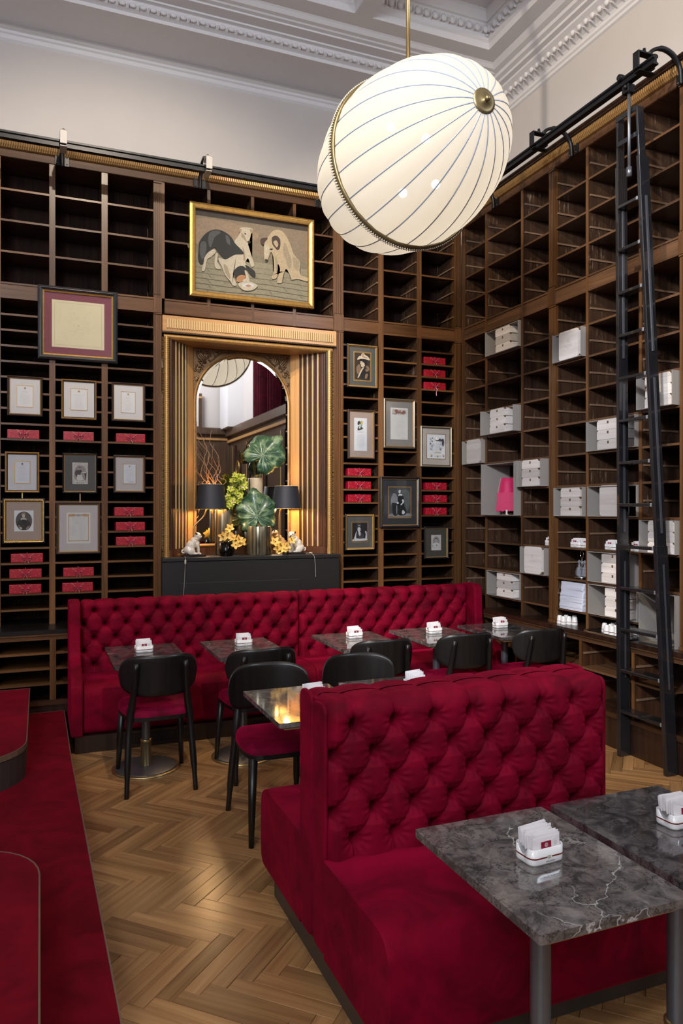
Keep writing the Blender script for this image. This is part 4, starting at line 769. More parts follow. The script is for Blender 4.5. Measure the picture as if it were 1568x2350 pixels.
# ================================================================ GIFT BOXES
GR = plain('red_gift_paper', (.36, .004, .022), .38, .05, coat=.1, var=.2); GD = plain('gilt_print', (.46, .05, .03), .4, .1); RB = plain('red_ribbon', (.36, .01, .05), .35, sheen=.3); RBG = plain('gold_ribbon_edge', (.66, .36, .16), .35, .3)
def make_gift():
    g = empty('gift_box'); w_, h_, d_ = .118, .071, .16
    m = MB().box(-w_, w_, 0, d_, 0, h_); o = m.build('wrapping', GR, g, bevel=.004)
    f = MB()   # folded flap lines and printed dots on the front
    for s in (-1, 1):
        for (a, b) in (((s * w_ * .98, h_ * .95), (s * .055, h_ * .38)), ((s * .055, h_ * .38), (0, h_ * .25)), ((s * w_ * .98, .004), (s * .075, h_ * .52))): f.tube([(a[0], -.001, a[1]), (b[0], -.0022, b[1])], .0008, 4)
        for (x, z) in ((.09, .055), (.075, .018), (.045, .055), (.035, .012), (.102, .03)): f.prism(ell(s * x, z, .006, .006, 8), -.0008, 0, 'y')
    f.build('fold', GD, g)
    r_ = MB(); e = MB()
    for s in (-1, 1):
        r_.tube([(s * .003, -.004, .024), (s * .03, -.005, .050), (s * .052, -.003, .0715)], .003, 4, flat=.5); e.tube([(s * .003, -.0055, .027), (s * .03, -.0065, .053), (s * .05, -.0045, .0725)], .001, 4)
        r_.tube(spline([(0, -.008, .024), (s * .018, -.016, .040), (s * .034, -.013, .038), (s * .028, -.010, .026), (0, -.008, .022)], 3), .0038, 4, flat=.5)
        r_.tube(spline([(0, -.008, .022), (s * .010, -.011, .008), (s * .014 - .004, -.012, -.006)], 3), .0036, 4, flat=.5); e.tube(spline([(0, -.0105, .022), (s * .010, -.0135, .008), (s * .014 - .004, -.0145, -.006)], 3), .001, 4)
    r_.tube([(0, -.003, .0), (0, -.0035, .071), (0, .002, .074), (0, d_, .074)], .003, 4, flat=.5); r_.ball((0, -.010, .023), (.007, .006, .006), 8)
    o = r_.build('ribbon', RB, g); e.build('gilt_edge', RBG, g); return g
gift = make_gift()
def shelf_top(z): return min((abs(a - z), a) for a in ZT)[1] + .0072
GL = [(-.122, 2.256, 'red gift box under the white menu frame, first column of the left bookcase'), (.290, 2.250, 'red gift box under the gilt menu frame, second column of the left bookcase'), (.699, 2.248, 'red gift box just left of the niche, above the cream signed menu'),
      (.686, 1.636, 'red gift box left of the black table lamp, top of its column of three'), (.697, 1.515, 'red gift box left of the fireplace niche, middle of its column of three'), (.700, 1.387, 'red gift box left of the fireplace niche, lowest of its column of three'),
      (-.096, 1.267, 'red gift box directly below the oval portrait, top of its column of three'), (-.106, 1.144, 'red gift box below the oval portrait, middle of its column of three'), (-.108, 1.017, 'red gift box below the oval portrait, lowest of its column of three'),
      (.290, 1.143, 'red gift box below the orange bordered programme, upper of two'), (.283, 1.018, 'red gift box below the orange bordered programme, lower of two'),
      (3.574, 3.114, 'red gift box near the room corner above the ink drawn card, top of three'), (3.576, 2.992, 'red gift box near the room corner above the ink drawn card, middle of three'), (3.578, 2.869, 'red gift box with long hanging ribbon, lowest of three above the ink drawn card'),
      (2.773, 2.013, 'red gift box right of the niche above the resting lady photograph, top of three'), (2.773, 1.889, 'red gift box right of the niche above the resting lady photograph, middle of three'), (2.774, 1.765, 'red gift box right of the niche above the resting lady photograph, lowest of three'),
      (3.591, 1.888, 'red gift box above the small white dress portrait, top of three'), (3.591, 1.765, 'red gift box above the small white dress portrait, middle of three'), (3.591, 1.642, 'red gift box directly above the small white dress portrait, lowest of three')]
gift['category'] = 'gift box'; gift['group'] = 'red gift boxes on the shelves'
for i, (x, z, lb) in enumerate(GL):
    if i == 0: o = gift; o['label'] = lb
    else: o = copy_tree(gift, label=lb)
    o.location = (x, 6.392, shelf_top(z - .004)); o.rotation_euler = (0, 0, R(random.uniform(-1.5, 1.5)))
    if 'long hanging' in lb: MB().tube(spline([(0, -.010, .02), (.012, -.018, .0), (.004, -.014, -.03), (.006, -.016, -.06)], 4), .0036, 4, flat=.5).build('ribbon_tail', RB, o)
# ================================================================ CARPETED STEPS
def edged(name, pts, z0, z1, label, rim=.0):
    g = empty(name, (pts[0][0], pts[0][1], z0), label=label, cat='step')
    MB().prism(pts, z0 + .0, z1 - .026, 'z').build('riser', plain('dark_brown_riser', (.035, .022, .018), .6), g, w=True)
    MB().prism(pts, z1 - .026, z1, 'z').build('carpet', CARPET, g, w=True)
    m = MB(); n = len(pts)
    for i in range(n):
        a, b = Vector(pts[i]), Vector(pts[(i + 1) % n]); d = (b - a).normalized(); nn = Vector((d.y, -d.x)); 
        if (b - a).length < 1e-4: continue
        q = [a, b, b + nn * .006, a + nn * .006]; m.prism([(p.x, p.y) for p in q], z1 - .030, z1 + .001, 'z')
    m.build('metal_edging', plain('bronze_edging', (.26, .18, .12), .35, .6), g, w=True); return g
edged('carpeted_platform', [(-3.0, -.5), (.235, -.5), (.235, 1.6), (.205, 3.2), (.175, 4.9), (.168, 6.055), (-3.0, 6.055)], 0, .17, 'low red carpeted platform step along the left of the parquet floor')
def roundc(x0, x1, y0, y1, r, which):
    P = []
    for (cx, cy, a0, key) in ((x1 - r, y0 + r, -90, 'lo'), (x1 - r, y1 - r, 0, 'hi')):
        if key in which:
            for k in range(10): a = R(a0 + 10 * k); P.append((cx + r * math.cos(a), cy + r * math.sin(a)))
        else: P.append((x1, y0) if key == 'lo' else (x1, y1))
    return P + [(x0, y1), (x0, y0)]
edged('raised_platform', roundc(-2.6, -.075, 4.36, 6.055, .34, ('lo',)), .171, .36, 'upper red carpeted step with a rounded corner and dark riser, by the left bookcase')
edged('raised_platform', roundc(-2.6, -.005, .2, 3.25, .30, ('hi',)), .171, .36, 'upper red carpeted step with a rounded corner, nearest the camera at lower left')

# ================================================================ BANQUETTES
BTN = MB().ball((0, 0, 0), (.0105, .005, .0105), 8).mesh('button', velvet('button_velvet', (.13, .001, .012)))
def tufted(parent, x0, x1, yf, sgn, z0, z1, bx, dx, zr, H=.034, res=.009, back=.07, rr=.05, name='tufted_back'):
    """buttoned cushion: grid over (x, arc length), pushed out along its normal; sgn -1 faces the camera side"""
    dz = zr[0] - zr[1]; nr = len(zr); arc = z1 - rr - z0; L1 = arc + rr * math.pi / 2; LT = L1 + back
    nx = int((x1 - x0) / res); nv = int(LT / res); vs = []
    rn = random.Random(4)
    for j in range(nv + 1):
        s = LT * j / nv
        if s < arc: y, z, ny, nz = 0, z0 + s, -1, 0
        elif s < L1: a = (s - arc) / rr; y, z, ny, nz = rr * (1 - math.cos(a)), z1 - rr + rr * math.sin(a), -math.cos(a), math.sin(a)
        else: y, z, ny, nz = rr + (s - L1), z1, 0, 1
        w_ = z0 + s
        for i in range(nx + 1):
            x = x0 + (x1 - x0) * i / nx; p = (x - bx) / dx; q = (zr[0] - w_) / dz
            if q < 0: a_ = b_ = p
            elif q > nr - 1: a_ = b_ = p + (nr - 1) / 2
            else: a_, b_ = p + q / 2, p - q / 2
            fa, fb = abs(math.sin(math.pi * a_)), abs(math.sin(math.pi * b_))
            f = (fa * fb) ** .20 if 0 <= q <= nr - 1 else fa ** .32
            qq = min(max(round(q), 0), nr - 1); pp = round(p - (qq % 2) / 2) + (qq % 2) / 2
            ddx, ddz = (p - pp) * dx, (q - qq) * dz; dd = math.hypot(ddx, ddz)
            h = H * f - .075 * math.exp(-(dd / .0155) ** 2) - .016 * math.exp(-(dd / .045) ** 2)
            th = math.atan2(ddz, ddx)
            h += .0028 * math.sin(th * 11 + pp * 3) * math.exp(-((dd - .035) / .020) ** 2)
            if s > arc: h *= max(.45, 1 - (s - arc) / (L1 - arc) * .55)
            ed = min(x - x0, x1 - x); e = min(1, max(0, ed) / .03); h = h * (e ** .5) - (1 - e) ** 2 * .012
            vs.append((x, yf + sgn * (-(y + ny * h)), z + nz * h))
    fs = []
    for j in range(nv):
        for i in range(nx): a = j * (nx + 1) + i; q4 = (a, a + 1, a + nx + 2, a + nx + 1); fs.append(q4 if sgn < 0 else q4[::-1])
    m = MB(); m.add(vs, fs, 0, True); o = m.build(name, RED, parent, w=True)
    pl_ = wloc(parent)
    for r_ in range(nr):
        k = math.ceil((x0 + .02 - bx - (r_ % 2) * dx / 2) / dx)
        while True:
            x = bx + (r_ % 2) * dx / 2 + k * dx
            if x > x1 - .02: break
            inst('button', BTN, parent, (x - pl_.x, yf - sgn * .058 - pl_.y, zr[r_] - pl_.z)); k += 1
    return o
def cushion(parent, x0, x1, prof, name='seat', mat=RED, ends=.03):
    """(y,z) profile swept along x with rounded ends"""
    m = MB(); n = len(prof); cy = sum(p[0] for p in prof) / n; cz = sum(p[1] for p in prof) / n; vs = []; st = [(x0, 1 - .10), (x0 + ends * .12, 1 - .045), (x0 + ends * .4, 1 - .012), (x0 + ends, 1)]
    st = [(x, s) for x, s in st] + [(x1 - (x - x0), s) for x, s in st[::-1]]
    hw = max(abs(p[0] - cy) for p in prof); hh = max(abs(p[1] - cz) for p in prof)
    for x, s in st:
        dlt = (1 - s) * .2
        for p in prof: vs.append((x, cy + (p[0] - cy) * (1 - dlt * .25 / max(hw, .1)), cz + (p[1] - cz) * (1 - dlt * .25 / max(hh, .1))))
    fs = []
    for i in range(len(st) - 1):
        for k in range(n): k2 = (k + 1) % n; fs.append((i*n+k, i*n+k2, (i+1)*n+k2, (i+1)*n+k))
    m.add(vs, fs, 0, True); m.add(vs[:n], [tuple(range(n))]); m.add(vs[-n:], [tuple(range(n))[::-1]])
    return m.build(name, mat, parent, w=True, fix=True)
def seat_prof(yfront, yback, z0, z1, sgn):
    r = .085; P = [(yback, z0), (yback, z1)]
    for k in range(9): a = R(90 * k / 8); P.append((yfront - sgn * r + sgn * r * math.sin(a), z1 - r + r * math.cos(a)))
    P += [(yfront + sgn * .004, z0 + .16)]
    for k in range(5): a = R(90 * k / 4); P.append((yfront - sgn * .05 + sgn * .05 * math.cos(a), z0 + .05 - .05 * math.sin(a)))
    return P
PLI = plain('brown_plinth', (.06, .048, .038), .45, .2)
RP = {}
ZROW = [.931, .829, .726, .623, .520]
# middle double-sided banquette
b1 = empty('double_banquette', (1.55, 2.6, 0), label='double-sided crimson velvet banquette with deep buttoned back, in the foreground', cat='banquette')
boxo('plinth', .957, 2.15, 2.04, 3.15, 0, .115, PLI, b1)
cushion(b1, .926, 2.19, seat_prof(1.925, 2.46, .112, .462, -1)); cushion(b1, .926, 2.19, seat_prof(3.255, 2.71, .112, .462, 1))
MB().prism(rrect(2.545, 2.580, .118, 1.000, .015, 4), .938, 2.17, 'x', smooth=True).build('back_panel', RED, b1, w=True, bevel=.008, fix=True)
for x_ in (.929, 2.168): MB().prism(rrect(2.458, 2.581, .118, 1.004, .035, 5), x_, x_ + .017, 'x', smooth=True).build('end_panel', RED, b1, w=True, bevel=.006, fix=True)
MB().box(.936, 2.178, 2.557, 2.610, .12, 1.009).box(.945, 2.17, 2.466, 2.546, .118, .45).build('lower_back', RED, b1, w=True)
MB().prism(rrect(2.584, 2.648, .118, 1.000, .02, 4), .938, 2.17, 'x', smooth=True).build('back_panel', RED, b1, w=True, bevel=.008, fix=True)
tufted(b1, .940, 2.175, 2.462, -1, .45, 1.006, 1.045, .1615, ZROW, res=.0050)
for x_ in (.926, 2.168): MB().prism(rrect(2.583, 2.716, .118, 1.022, .04, 5), x_, x_ + .018, 'x', smooth=True).build('end_panel', RED, b1, w=True, bevel=.006, fix=True)
MB().box(.945, 2.17, 2.646, 2.708, .118, .45).build('lower_back', RED, b1, w=True)
tufted(b1, .940, 2.175, 2.712, 1, .45, 1.006, 1.045, .1615, ZROW, res=.02)
# long banquette along the back wall
b2 = empty('long_banquette', (1.98, 5.95, 0), label='long crimson buttoned velvet banquette along the back wall with winged ends', cat='banquette')
boxo('plinth', .225, 3.74, 5.49, 6.03, 0, .118, DARK, b2)
for x0, x1 in ((.52, 1.06), (1.50, 1.94), (2.5, 2.96)):
    gr = MB(); gr.box(x0, x1, 5.484, 5.489, .03, .035).box(x0, x1, 5.484, 5.489, .095, .10)
    for k in range(int((x1 - x0) / .018)): gr.box(x0 + k * .018, x0 + k * .018 + .006, 5.482, 5.489, .035, .095)
    gr.build('vent_grille', EBONY, b2, w=True)
cushion(b2, .285, 2.020, seat_prof(5.50, 5.96, .12, .465, -1)); cushion(b2, 2.024, 3.66, seat_prof(5.50, 5.96, .12, .465, -1))
for x0, x1 in ((.28, 2.030), (2.034, 3.67)):
    MB().prism(rrect(6.035, 6.055, .12, .995, .008, 3), x0, x1, 'x', smooth=True).build('back_panel', RED, b2, w=True, fix=True)
    tufted(b2, x0, x1, 5.965, -1, .45, 1.000, (.383 if x0 < 1 else 2.13), .1592, ZROW, H=.032, res=.0085, back=.03, rr=.04)
WP = [(6.04, .12), (6.04, 1.02)] + [(p.x, p.y) for p in spline([(5.87, 1.02, 0), (5.835, .99, 0), (5.82, .90, 0), (5.81, .70, 0), (5.77, .62, 0), (5.58, .54, 0), (5.475, .46, 0), (5.465, .30, 0), (5.465, .12, 0)], 4)]
for x0 in (.195, 3.668): MB().prism(WP, x0, x0 + .082, 'x').build('wing', RED, b2, w=True, bevel=.012, fix=True)

# ================================================================ TABLES
WPLY = plain('plywood_edge', (.36, .21, .09), .5)
def make_table(w_, d_, mb, pos, label, mat):
    g = empty('marble_table', (pos[0], pos[1], 0), label=label, cat='table', group='small marble tables')
    MB().prism(rrect(-w_/2, w_/2, -d_/2, d_/2, .008, 3), .728, .750, 'z').build('tabletop', mat, g, bevel=.0025)
    MB().prism(rrect(-w_/2 + .03, w_/2 - .03, -d_/2 + .02, d_/2 - .02, .008, 3), .712, .728, 'z').build('underboard', WPLY, g)
    MB().lathe([(.028, .018), (.028, .705)], 24).build('pole', STEEL, g); MB().box(-.12, .12, -.12, .12, .704, .712).build('mounting_plate', EBONY, g)
    MB().lathe([(.033, .018), (.034, .02), (.034, .175), (.036, .176), (.036, .190), (.033, .192), (.028, .193)], 24).build('sleeve', BRASS, g)
    b = MB().lathe([(0, .017), (.193, .017), (.197, .0155)], 48, caps=False).lathe([(.197, .0155), (.197, .006)], 48, caps=False).build('base_plate', STEEL, g)
    MB().lathe([(.197, .010), (.214, .010), (.219, .007), (.219, 0)], 48, caps=False).build('base_rim', BRASS, g); return g
TB = [(.648, 5.035, .47, .70, 'veined dark marble table nearest the left wing of the long banquette', MARBV), (1.305, 5.03, .475, .66, 'grey marble table second from the left wing of the long banquette', MARB), (2.148, 4.99, .485, .67, 'grey marble table right of the seam in the long banquette', MARB), (2.80, 4.985, .49, .66, 'dark marble table second from the right end of the long banquette', MARB), (3.425, 5.0, .49, .64, 'dark marble table beside the right wall bookcase ledge', MARBV),
      (1.222, 3.485, .475, .64, 'polished marble table behind the double banquette, mirroring the orchids', MARB), (1.757, 3.485, .48, .64, 'marble table mostly hidden behind the top of the double banquette', MARBV),
      (1.260, 1.670, .455, .60, 'large grey marble table in the foreground, closest to the camera', MARB), (1.748, 1.670, .455, .60, 'dark marble table with long white veins at the right edge', MARBV)]
tabs = []
for i, (x, y, a, b, lb, mt) in enumerate(TB): tabs.append(make_table(a, b, None, (x, y), lb, mt))

# ================================================================ SUGAR CADDIES
STRIPE = plain('brown_stripe', (.16, .022, .015), .3); PK = plain('white_sachet', (.80, .76, .76), .6, var=.03); PKR = plain('burgundy_sachet', (.25, .006, .03), .5)
def crest(m, c, r, y, mi=0):
    n = 18
    for (ro, ri) in ((r, r * .82), (r * .62, r * .50)):
        A = [(c[0] + ro * math.cos(2*math.pi*k/n), y, c[1] + ro * math.sin(2*math.pi*k/n)) for k in range(n)]; B = [(c[0] + ri * math.cos(2*math.pi*k/n), y, c[1] + ri * math.sin(2*math.pi*k/n)) for k in range(n)]
        m.add(A + B, [(k, (k+1) % n, n + (k+1) % n, n + k) for k in range(n)], mi)
    m.tube([(c[0] + r*.2, y - .0001, c[1] + r*.28), (c[0] - r*.12, y - .0001, c[1] + r*.25), (c[0] - r*.12, y - .0001, c[1]), (c[0] + r*.12, y - .0001, c[1] - r*.03), (c[0] + r*.12, y - .0001, c[1] - r*.27), (c[0] - r*.2, y - .0001, c[1] - r*.28)], r * .05, 3, mi)
_fc = {}
def text(body, size, mat, parent, loc, rot, name='lettering', ext=.0002, align='CENTER'):
    key = (body, size, mat.name, align)
    if key not in _fc:
        c = bpy.data.curves.new(name, 'FONT'); c.body = body; c.size = size; c.extrude = ext; c.align_x = align; c.align_y = 'CENTER'; c.resolution_u = 3; c.materials.append(mat)
        t_ = bpy.data.objects.new('t', c); C.objects.link(t_); bpy.context.view_layer.update(); me = bpy.data.meshes.new_from_object(t_.evaluated_get(bpy.context.evaluated_depsgraph_get())); bpy.data.objects.remove(t_); _fc[key] = me
    o = bpy.data.objects.new(name, _fc[key]); C.objects.link(o); o.parent = parent; o.location = loc; o.rotation_euler = rot; return o
def make_caddy():
    g = empty('sugar_caddy'); a, b, h, t = .058, .040, .043, .004
    O = rrect(-a, a, -b, b, .020, 6); I = rrect(-a + t, a - t, -b + t, b - t, .016, 6); n = len(O); m = MB()
    def top(p):   # the rim dips in a scoop on the two short sides
        return h - (.020 * max(0, 1 - (abs(p[1]) / .019) ** 2) if abs(p[0]) > a - .021 and abs(p[1]) < .019 else 0)
    O = [q for p0, p1 in zip(O, O[1:] + O[:1]) for q in ([p0] + ([(p0[0] + (p1[0]-p0[0])*k/8, p0[1] + (p1[1]-p0[1])*k/8) for k in range(1, 8)] if math.dist(p0, p1) > .02 else []))]
    I = [q for p0, p1 in zip(I, I[1:] + I[:1]) for q in ([p0] + ([(p0[0] + (p1[0]-p0[0])*k/8, p0[1] + (p1[1]-p0[1])*k/8) for k in range(1, 8)] if math.dist(p0, p1) > .02 else []))]
    n = len(O); vs = [(p[0] * .97, p[1] * .97, 0) for p in O] + [(p[0], p[1], .005) for p in O] + [(p[0], p[1], top(p)) for p in O] + [(p[0], p[1], top(p)) for p in I] + [(p[0], p[1], .006) for p in I]
    fs = [tuple(range(n))[::-1], tuple(range(4*n, 5*n))]
    for L in range(4):
        for k in range(n): k2 = (k+1) % n; fs.append((L*n+k, L*n+k2, (L+1)*n+k2, (L+1)*n+k))
    m.add(vs, fs, 0, True); m.build('dish', WHITE, g, bevel=.0)
    S = [(p[0] * 1.006, p[1] * 1.008) for p in O]; m = MB(); m.add([(x, y, .0175) for x, y in S] + [(x, y, .0215) for x, y in S], [(k, (k+1) % n, n + (k+1) % n, n + k) for k in range(n) if not (S[k][1] < 0 and abs(S[k][0]) < .006)], 0, True); m.build('stripe', STRIPE, g)
    m = MB(); m.box(-.0065, .0065, -b - .0006, -b, .0145, .0245, 1); crest(m, (0, .0195), .0042, -b - .0008); m.build('crest', [INK, plain('cream_badge', (.66, .62, .52), .4)], g)
    text('Hotel Sacher', .0058, INK, g, (0.004, -b - .0006, .0085), (R(90), 0, 0)); return g
def packet_mesh(mi): 
    m = MB(); w_, h_ = .047, .040; m.add([(-w_, -.0005, 0), (w_, -.0005, 0), (w_, -.0005, h_), (-w_, -.0005, h_), (-w_, .0005, 0), (w_, .0005, 0), (w_, .0005, h_), (-w_, .0005, h_), (0, -.0034, h_ * .5), (0, .0040, h_ * .5)],
        [(0,1,8),(1,2,8),(2,3,8),(3,0,8),(5,4,9),(6,5,9),(7,6,9),(4,7,9),(0,4,5,1),(1,5,6,2),(2,6,7,3),(3,7,4,0)]); return m
PKW = packet_mesh(0).mesh('sugar_packet', PK)
pr_ = packet_mesh(0); pr_.box(-.020, .014, -.0045, -.0036, .006, .030, 1); crest(pr_, (-.003, .021), .0055, -.0048, 2); crest(pr_, (.030, .021), .0055, -.0034, 3); PKF = pr_.mesh('sugar_packet', [PK, PKR, PK, INKL])
SACH = text
text('S', .22, GILT, wp, Vector((4.205, -3.5, 2.65)) - wloc(wp), (R(90), 0, R(-90))); MB().tube([(4.207, -3.5 + .15 * math.cos(R(15 * k)), 2.65 + .17 * math.sin(R(15 * k))) for k in range(25)], .012, 5).build('gilt_ring', GILT, wp, w=True)
cad0 = make_caddy(); cad0['category'] = 'sugar caddy'; cad0['group'] = 'porcelain sugar caddies'
first_c = [True]; PKG = 'sugar packets in the porcelain caddies'
def place_caddy(x, y, z, rz, label, plabel, n, big=False):
    if first_c[0]: o = cad0; first_c[0] = False
    else: o = copy_tree(cad0)
    o['label'] = label; o.location = (x, y, z); o.rotation_euler = (0, 0, rz); M = Matrix.Translation((x, y, z)) @ Matrix.Rotation(rz, 4, 'Z')
    rn = random.Random(int(x * 100))
    ys = [-.028 + .056 * k / max(1, n - 1) for k in range(n)]
    for k, yy in enumerate(ys):
        front = k == 0; p = M @ Vector((rn.uniform(-.003, .003) + (.0 if front else rn.choice((-.002, .002))), yy, 0.0275 + (0 if front else rn.uniform(.004, .014) + (.004 if k > n * .4 else 0))))
        q = bpy.data.objects.new('sugar_packet', PKF if front else PKW); C.objects.link(q); q.location = p; q.rotation_euler = (R(rn.uniform(-9, 2)), R(rn.uniform(-3, 3)), rz + R(rn.uniform(-2, 2)))
        q.scale = (1, 1.0 if n > 8 else 1.8, 1)
        if front: tag(q, 'burgundy fronted packet, ' + plabel, 'sugar packet', PKG)
        else: tag(q, 'white paper packet, ' + plabel, 'sugar packet', PKG)
        if front and big: text('SACHER', .0062, PK, q, (-.003, -.0047, .0110), (R(90), 0, 0)); text('SACHER', .0045, INKL, q, (.030, -.0034, .0115), (R(90), 0, 0))
TOP = .7502
def on_t(u, v): k = ray(u, v); t = (.75 - EYE) / k[2]; return k[0] * t, k[1] * t
for (u, v, nm, n, big) in ((1243, 1972, 'caddy on the foreground marble table', 14, True), (1562, 1892, 'caddy on the white veined table at the right edge', 14, True), (331, 1496, 'caddy on the table nearest the left banquette wing', 5, False), (560, 1481, 'caddy on the second table from the left banquette wing', 5, False), (815, 1464, 'caddy on the table right of the banquette seam', 5, False),
        (998, 1453, 'caddy on the table second from the banquette right end', 5, False), (1150, 1440, 'caddy on the table beside the wall bookcase', 5, False)):
    x, y = on_t(u, v); place_caddy(x, y + .01, TOP, R(2) if u != 1243 else R(4), 'white porcelain sugar ' + nm, nm, n, big)
place_caddy(1.272, 3.50, TOP, R(8), 'white porcelain sugar caddy half hidden by the double banquette corner', 'caddy half hidden by the banquette corner', 6)
place_caddy(1.865, 3.55, TOP, R(4), 'white porcelain sugar caddy just showing above the double banquette back', 'caddy just above the double banquette back', 6)

# ================================================================ CHAIRS
def make_chair():
    g = empty('cafe_chair')
    def seat_outline(s=1.0, dy=0):
        return [(p.x * s, p.y * s + dy) for p in spline([(-.205, .17, 0), (-.14, .235, 0), (.14, .235, 0), (.205, .17, 0), (.215, .02, 0), (.185, -.15, 0), (.12, -.205, 0), (-.12, -.205, 0), (-.185, -.15, 0), (-.215, .02, 0)], 4, True)]
    O = seat_outline(); MB().prism(O, .428, .452, 'z').build('seat_frame', EBONY, g, bevel=.005)
    m = MB(); L = [(1.0, .452), (1.0, .462), (.985, .476), (.94, .487), (.8, .493), (.4, .496)]; n = len(O); vs = [(x * s, y * s, z) for s, z in L for x, y in O]; fs = []
    for i in range(len(L) - 1):
        for k in range(n): k2 = (k+1) % n; fs.append((i*n+k, i*n+k2, (i+1)*n+k2, (i+1)*n+k))
    fs.append(tuple(range((len(L)-1)*n, len(L)*n))); m.add(vs, fs, 0, True); m.build('seat_pad', SEATRED, g)
    for s in (-1, 1):
        MB().tube([(s * .205, .245, 0), (s * .196, .225, .2), (s * .182, .195, .43)], [.0135, .0195, .024], 10).build('leg', EBONY, g)
        MB().tube(spline([(s * .203, -.262, 0), (s * .193, -.225, .22), (s * .178, -.192, .44), (s * .160, -.205, .58), (s * .145, -.243, .785)], 4), [.0145] * 3 + [.0195] * 5 + [.0225] * 4 + [.0195] * 3 + [.0155] * 2, 10).build('leg', EBONY, g)
        MB().tube([(s * .178, -.18, .44), (s * .182, 0, .436), (s * .180, .19, .44)], .013, 6).build('side_rail', EBONY, g)
    # curved, rounded backrest wrapping towards the seat
    m = MB(); nu, nv = 30, 12; W2, zc, hh = .240, .706, .130; vs = []
    for side in (0, 1):
        for j in range(nv + 1):
            for i in range(nu + 1):
                a = -1 + 2 * i / nu; b = -1 + 2 * j / nv; ax = abs(a)
                # superellipse half height at each x, hollowed on top slightly
                he = hh * (max(0, 1 - ax ** 4.2)) ** (1 / 2.2)
                x = a * W2; z = zc + b * he - .010 * (1 - ax ** 2) * (1 if b > 0 else 0) * b
                y = -.232 + .115 * (ax ** 2.3) - .05 * (z - zc) ; th_ = .0055 * (1 - max(0, (max(ax, abs(b)) - .9) / .1) ** 2 * .6)
                vs.append((x, y + (th_ if side else -th_), z))
    S = (nu + 1) * (nv + 1); fs = []
    for j in range(nv):
        for i in range(nu):
            a = j * (nu + 1) + i; fs.append((a, a + 1, a + nu + 2, a + nu + 1)); fs.append((S + a + nu + 1, S + a + nu + 2, S + a + 1, S + a))
    for i in range(nu): a = i; fs.append((a + 1, a, S + a, S + a + 1)); a = nv * (nu + 1) + i; fs.append((a, a + 1, S + a + 1, S + a))
    m.add(vs, fs, 0, True); m.build('backrest', EBONY, g, fix=True); return g
ch = make_chair(); ch['category'] = 'chair'; ch['group'] = 'black cafe chairs with red seats'
CHS = [(.675, 4.79, 0, 'black chair with red seat at the veined table by the left banquette wing'), (1.318, 4.76, 1, 'black chair at the second table from the left banquette wing'), (2.175, 4.76, -1, 'black chair with its back to us at the table right of the banquette seam'), (2.83, 4.76, 0, 'black chair with its back to us, second from the bookcase wall'), (3.465, 4.74, 0, 'black chair with its back to us, closest to the right wall bookcase'),
       (1.190, 3.885, 180, 'black chair facing us beside the polished table behind the double banquette'), (1.765, 3.95, 180, 'black chair facing us, mostly hidden behind the double banquette')]
for i, (x, y, rz, lb) in enumerate(CHS):
    o = ch if i == 0 else copy_tree(ch); o['label'] = lb; o.location = (x, y, 0); o.rotation_euler = (0, 0, R(rz))
# ================================================================ PENDANT LAMP
PC = Vector((2.017, 3.93, 3.749)); PA, PBr = .749, .474; NL = 20
ax = Vector((.0628, -.998, 0)).normalized(); e1 = Vector((ax.y, -ax.x, 0)) * -1; e2 = Vector((0, 0, 1)); PR = .22
def ppos(t, ph, r=None): return PC + ax * (PA * math.cos(t)) + (e1 * math.cos(ph) + e2 * math.sin(ph)) * (PBr * math.sin(t) if r is None else r)
pend = empty('pendant_lamp', PC, label='huge glowing white ribbed silk pendant lamp shaped like a melon, hanging in the room', cat='lamp')
shade = bpy.data.materials.new('silk_shade'); shade.use_nodes = True; nt = shade.node_tree; nt.nodes.remove(nt.nodes['Principled BSDF']); L = nt.links.new
df = N(nt, 'ShaderNodeBsdfDiffuse'); df.inputs[0].default_value = (.86, .82, .74, 1); tl = N(nt, 'ShaderNodeBsdfTranslucent'); tl.inputs[0].default_value = (.93, .86, .74, 1); em = N(nt, 'ShaderNodeEmission'); em.inputs[0].default_value = (1, .92, .80, 1); em.inputs[1].default_value = .13
tr = N(nt, 'ShaderNodeBsdfTransparent'); m1_ = N(nt, 'ShaderNodeMixShader'); m1_.inputs[0].default_value = .5; m2_ = N(nt, 'ShaderNodeMixShader'); m2_.inputs[0].default_value = .05; a_ = N(nt, 'ShaderNodeAddShader')
df.inputs[0].default_value = (.40, .375, .33, 1); L(df.outputs[0], m1_.inputs[1]); L(tl.outputs[0], m1_.inputs[2]); L(m1_.outputs[0], m2_.inputs[1]); L(tr.outputs[0], m2_.inputs[2]); L(m2_.outputs[0], a_.inputs[0]); L(em.outputs[0], a_.inputs[1]); L(a_.outputs[0], nt.nodes['Material Output'].inputs[0])
m = MB(); NT, NP = 40, NL * 8; vs = []
for i in range(NT + 1):
    t = .10 + (math.pi - .20) * i / NT
    for k in range(NP):
        ph = 2 * math.pi * k / NP; f = abs(math.sin(ph * NL / 2)); r_ = PBr * math.sin(t) * (1 + .030 * (f ** .8)); vs.append(ppos(t, ph, r_))
m.add(vs, [(i*NP+k, i*NP+(k+1) % NP, (i+1)*NP+(k+1) % NP, (i+1)*NP+k) for i in range(NT) for k in range(NP)], 0, True); m.build('silk_shade', shade, pend, w=True)
RIBM = plain('grey_wire', (.22, .26, .34), .5)
for k in range(NL):
    ph = 2 * math.pi * k / NL; MB().tube([ppos(.10 + (math.pi - .20) * i / 30, ph, (PBr * math.sin(.10 + (math.pi - .20) * i / 30)) * 1.004) for i in range(31)], .0036, 5).build('rib', RIBM, pend, w=True)
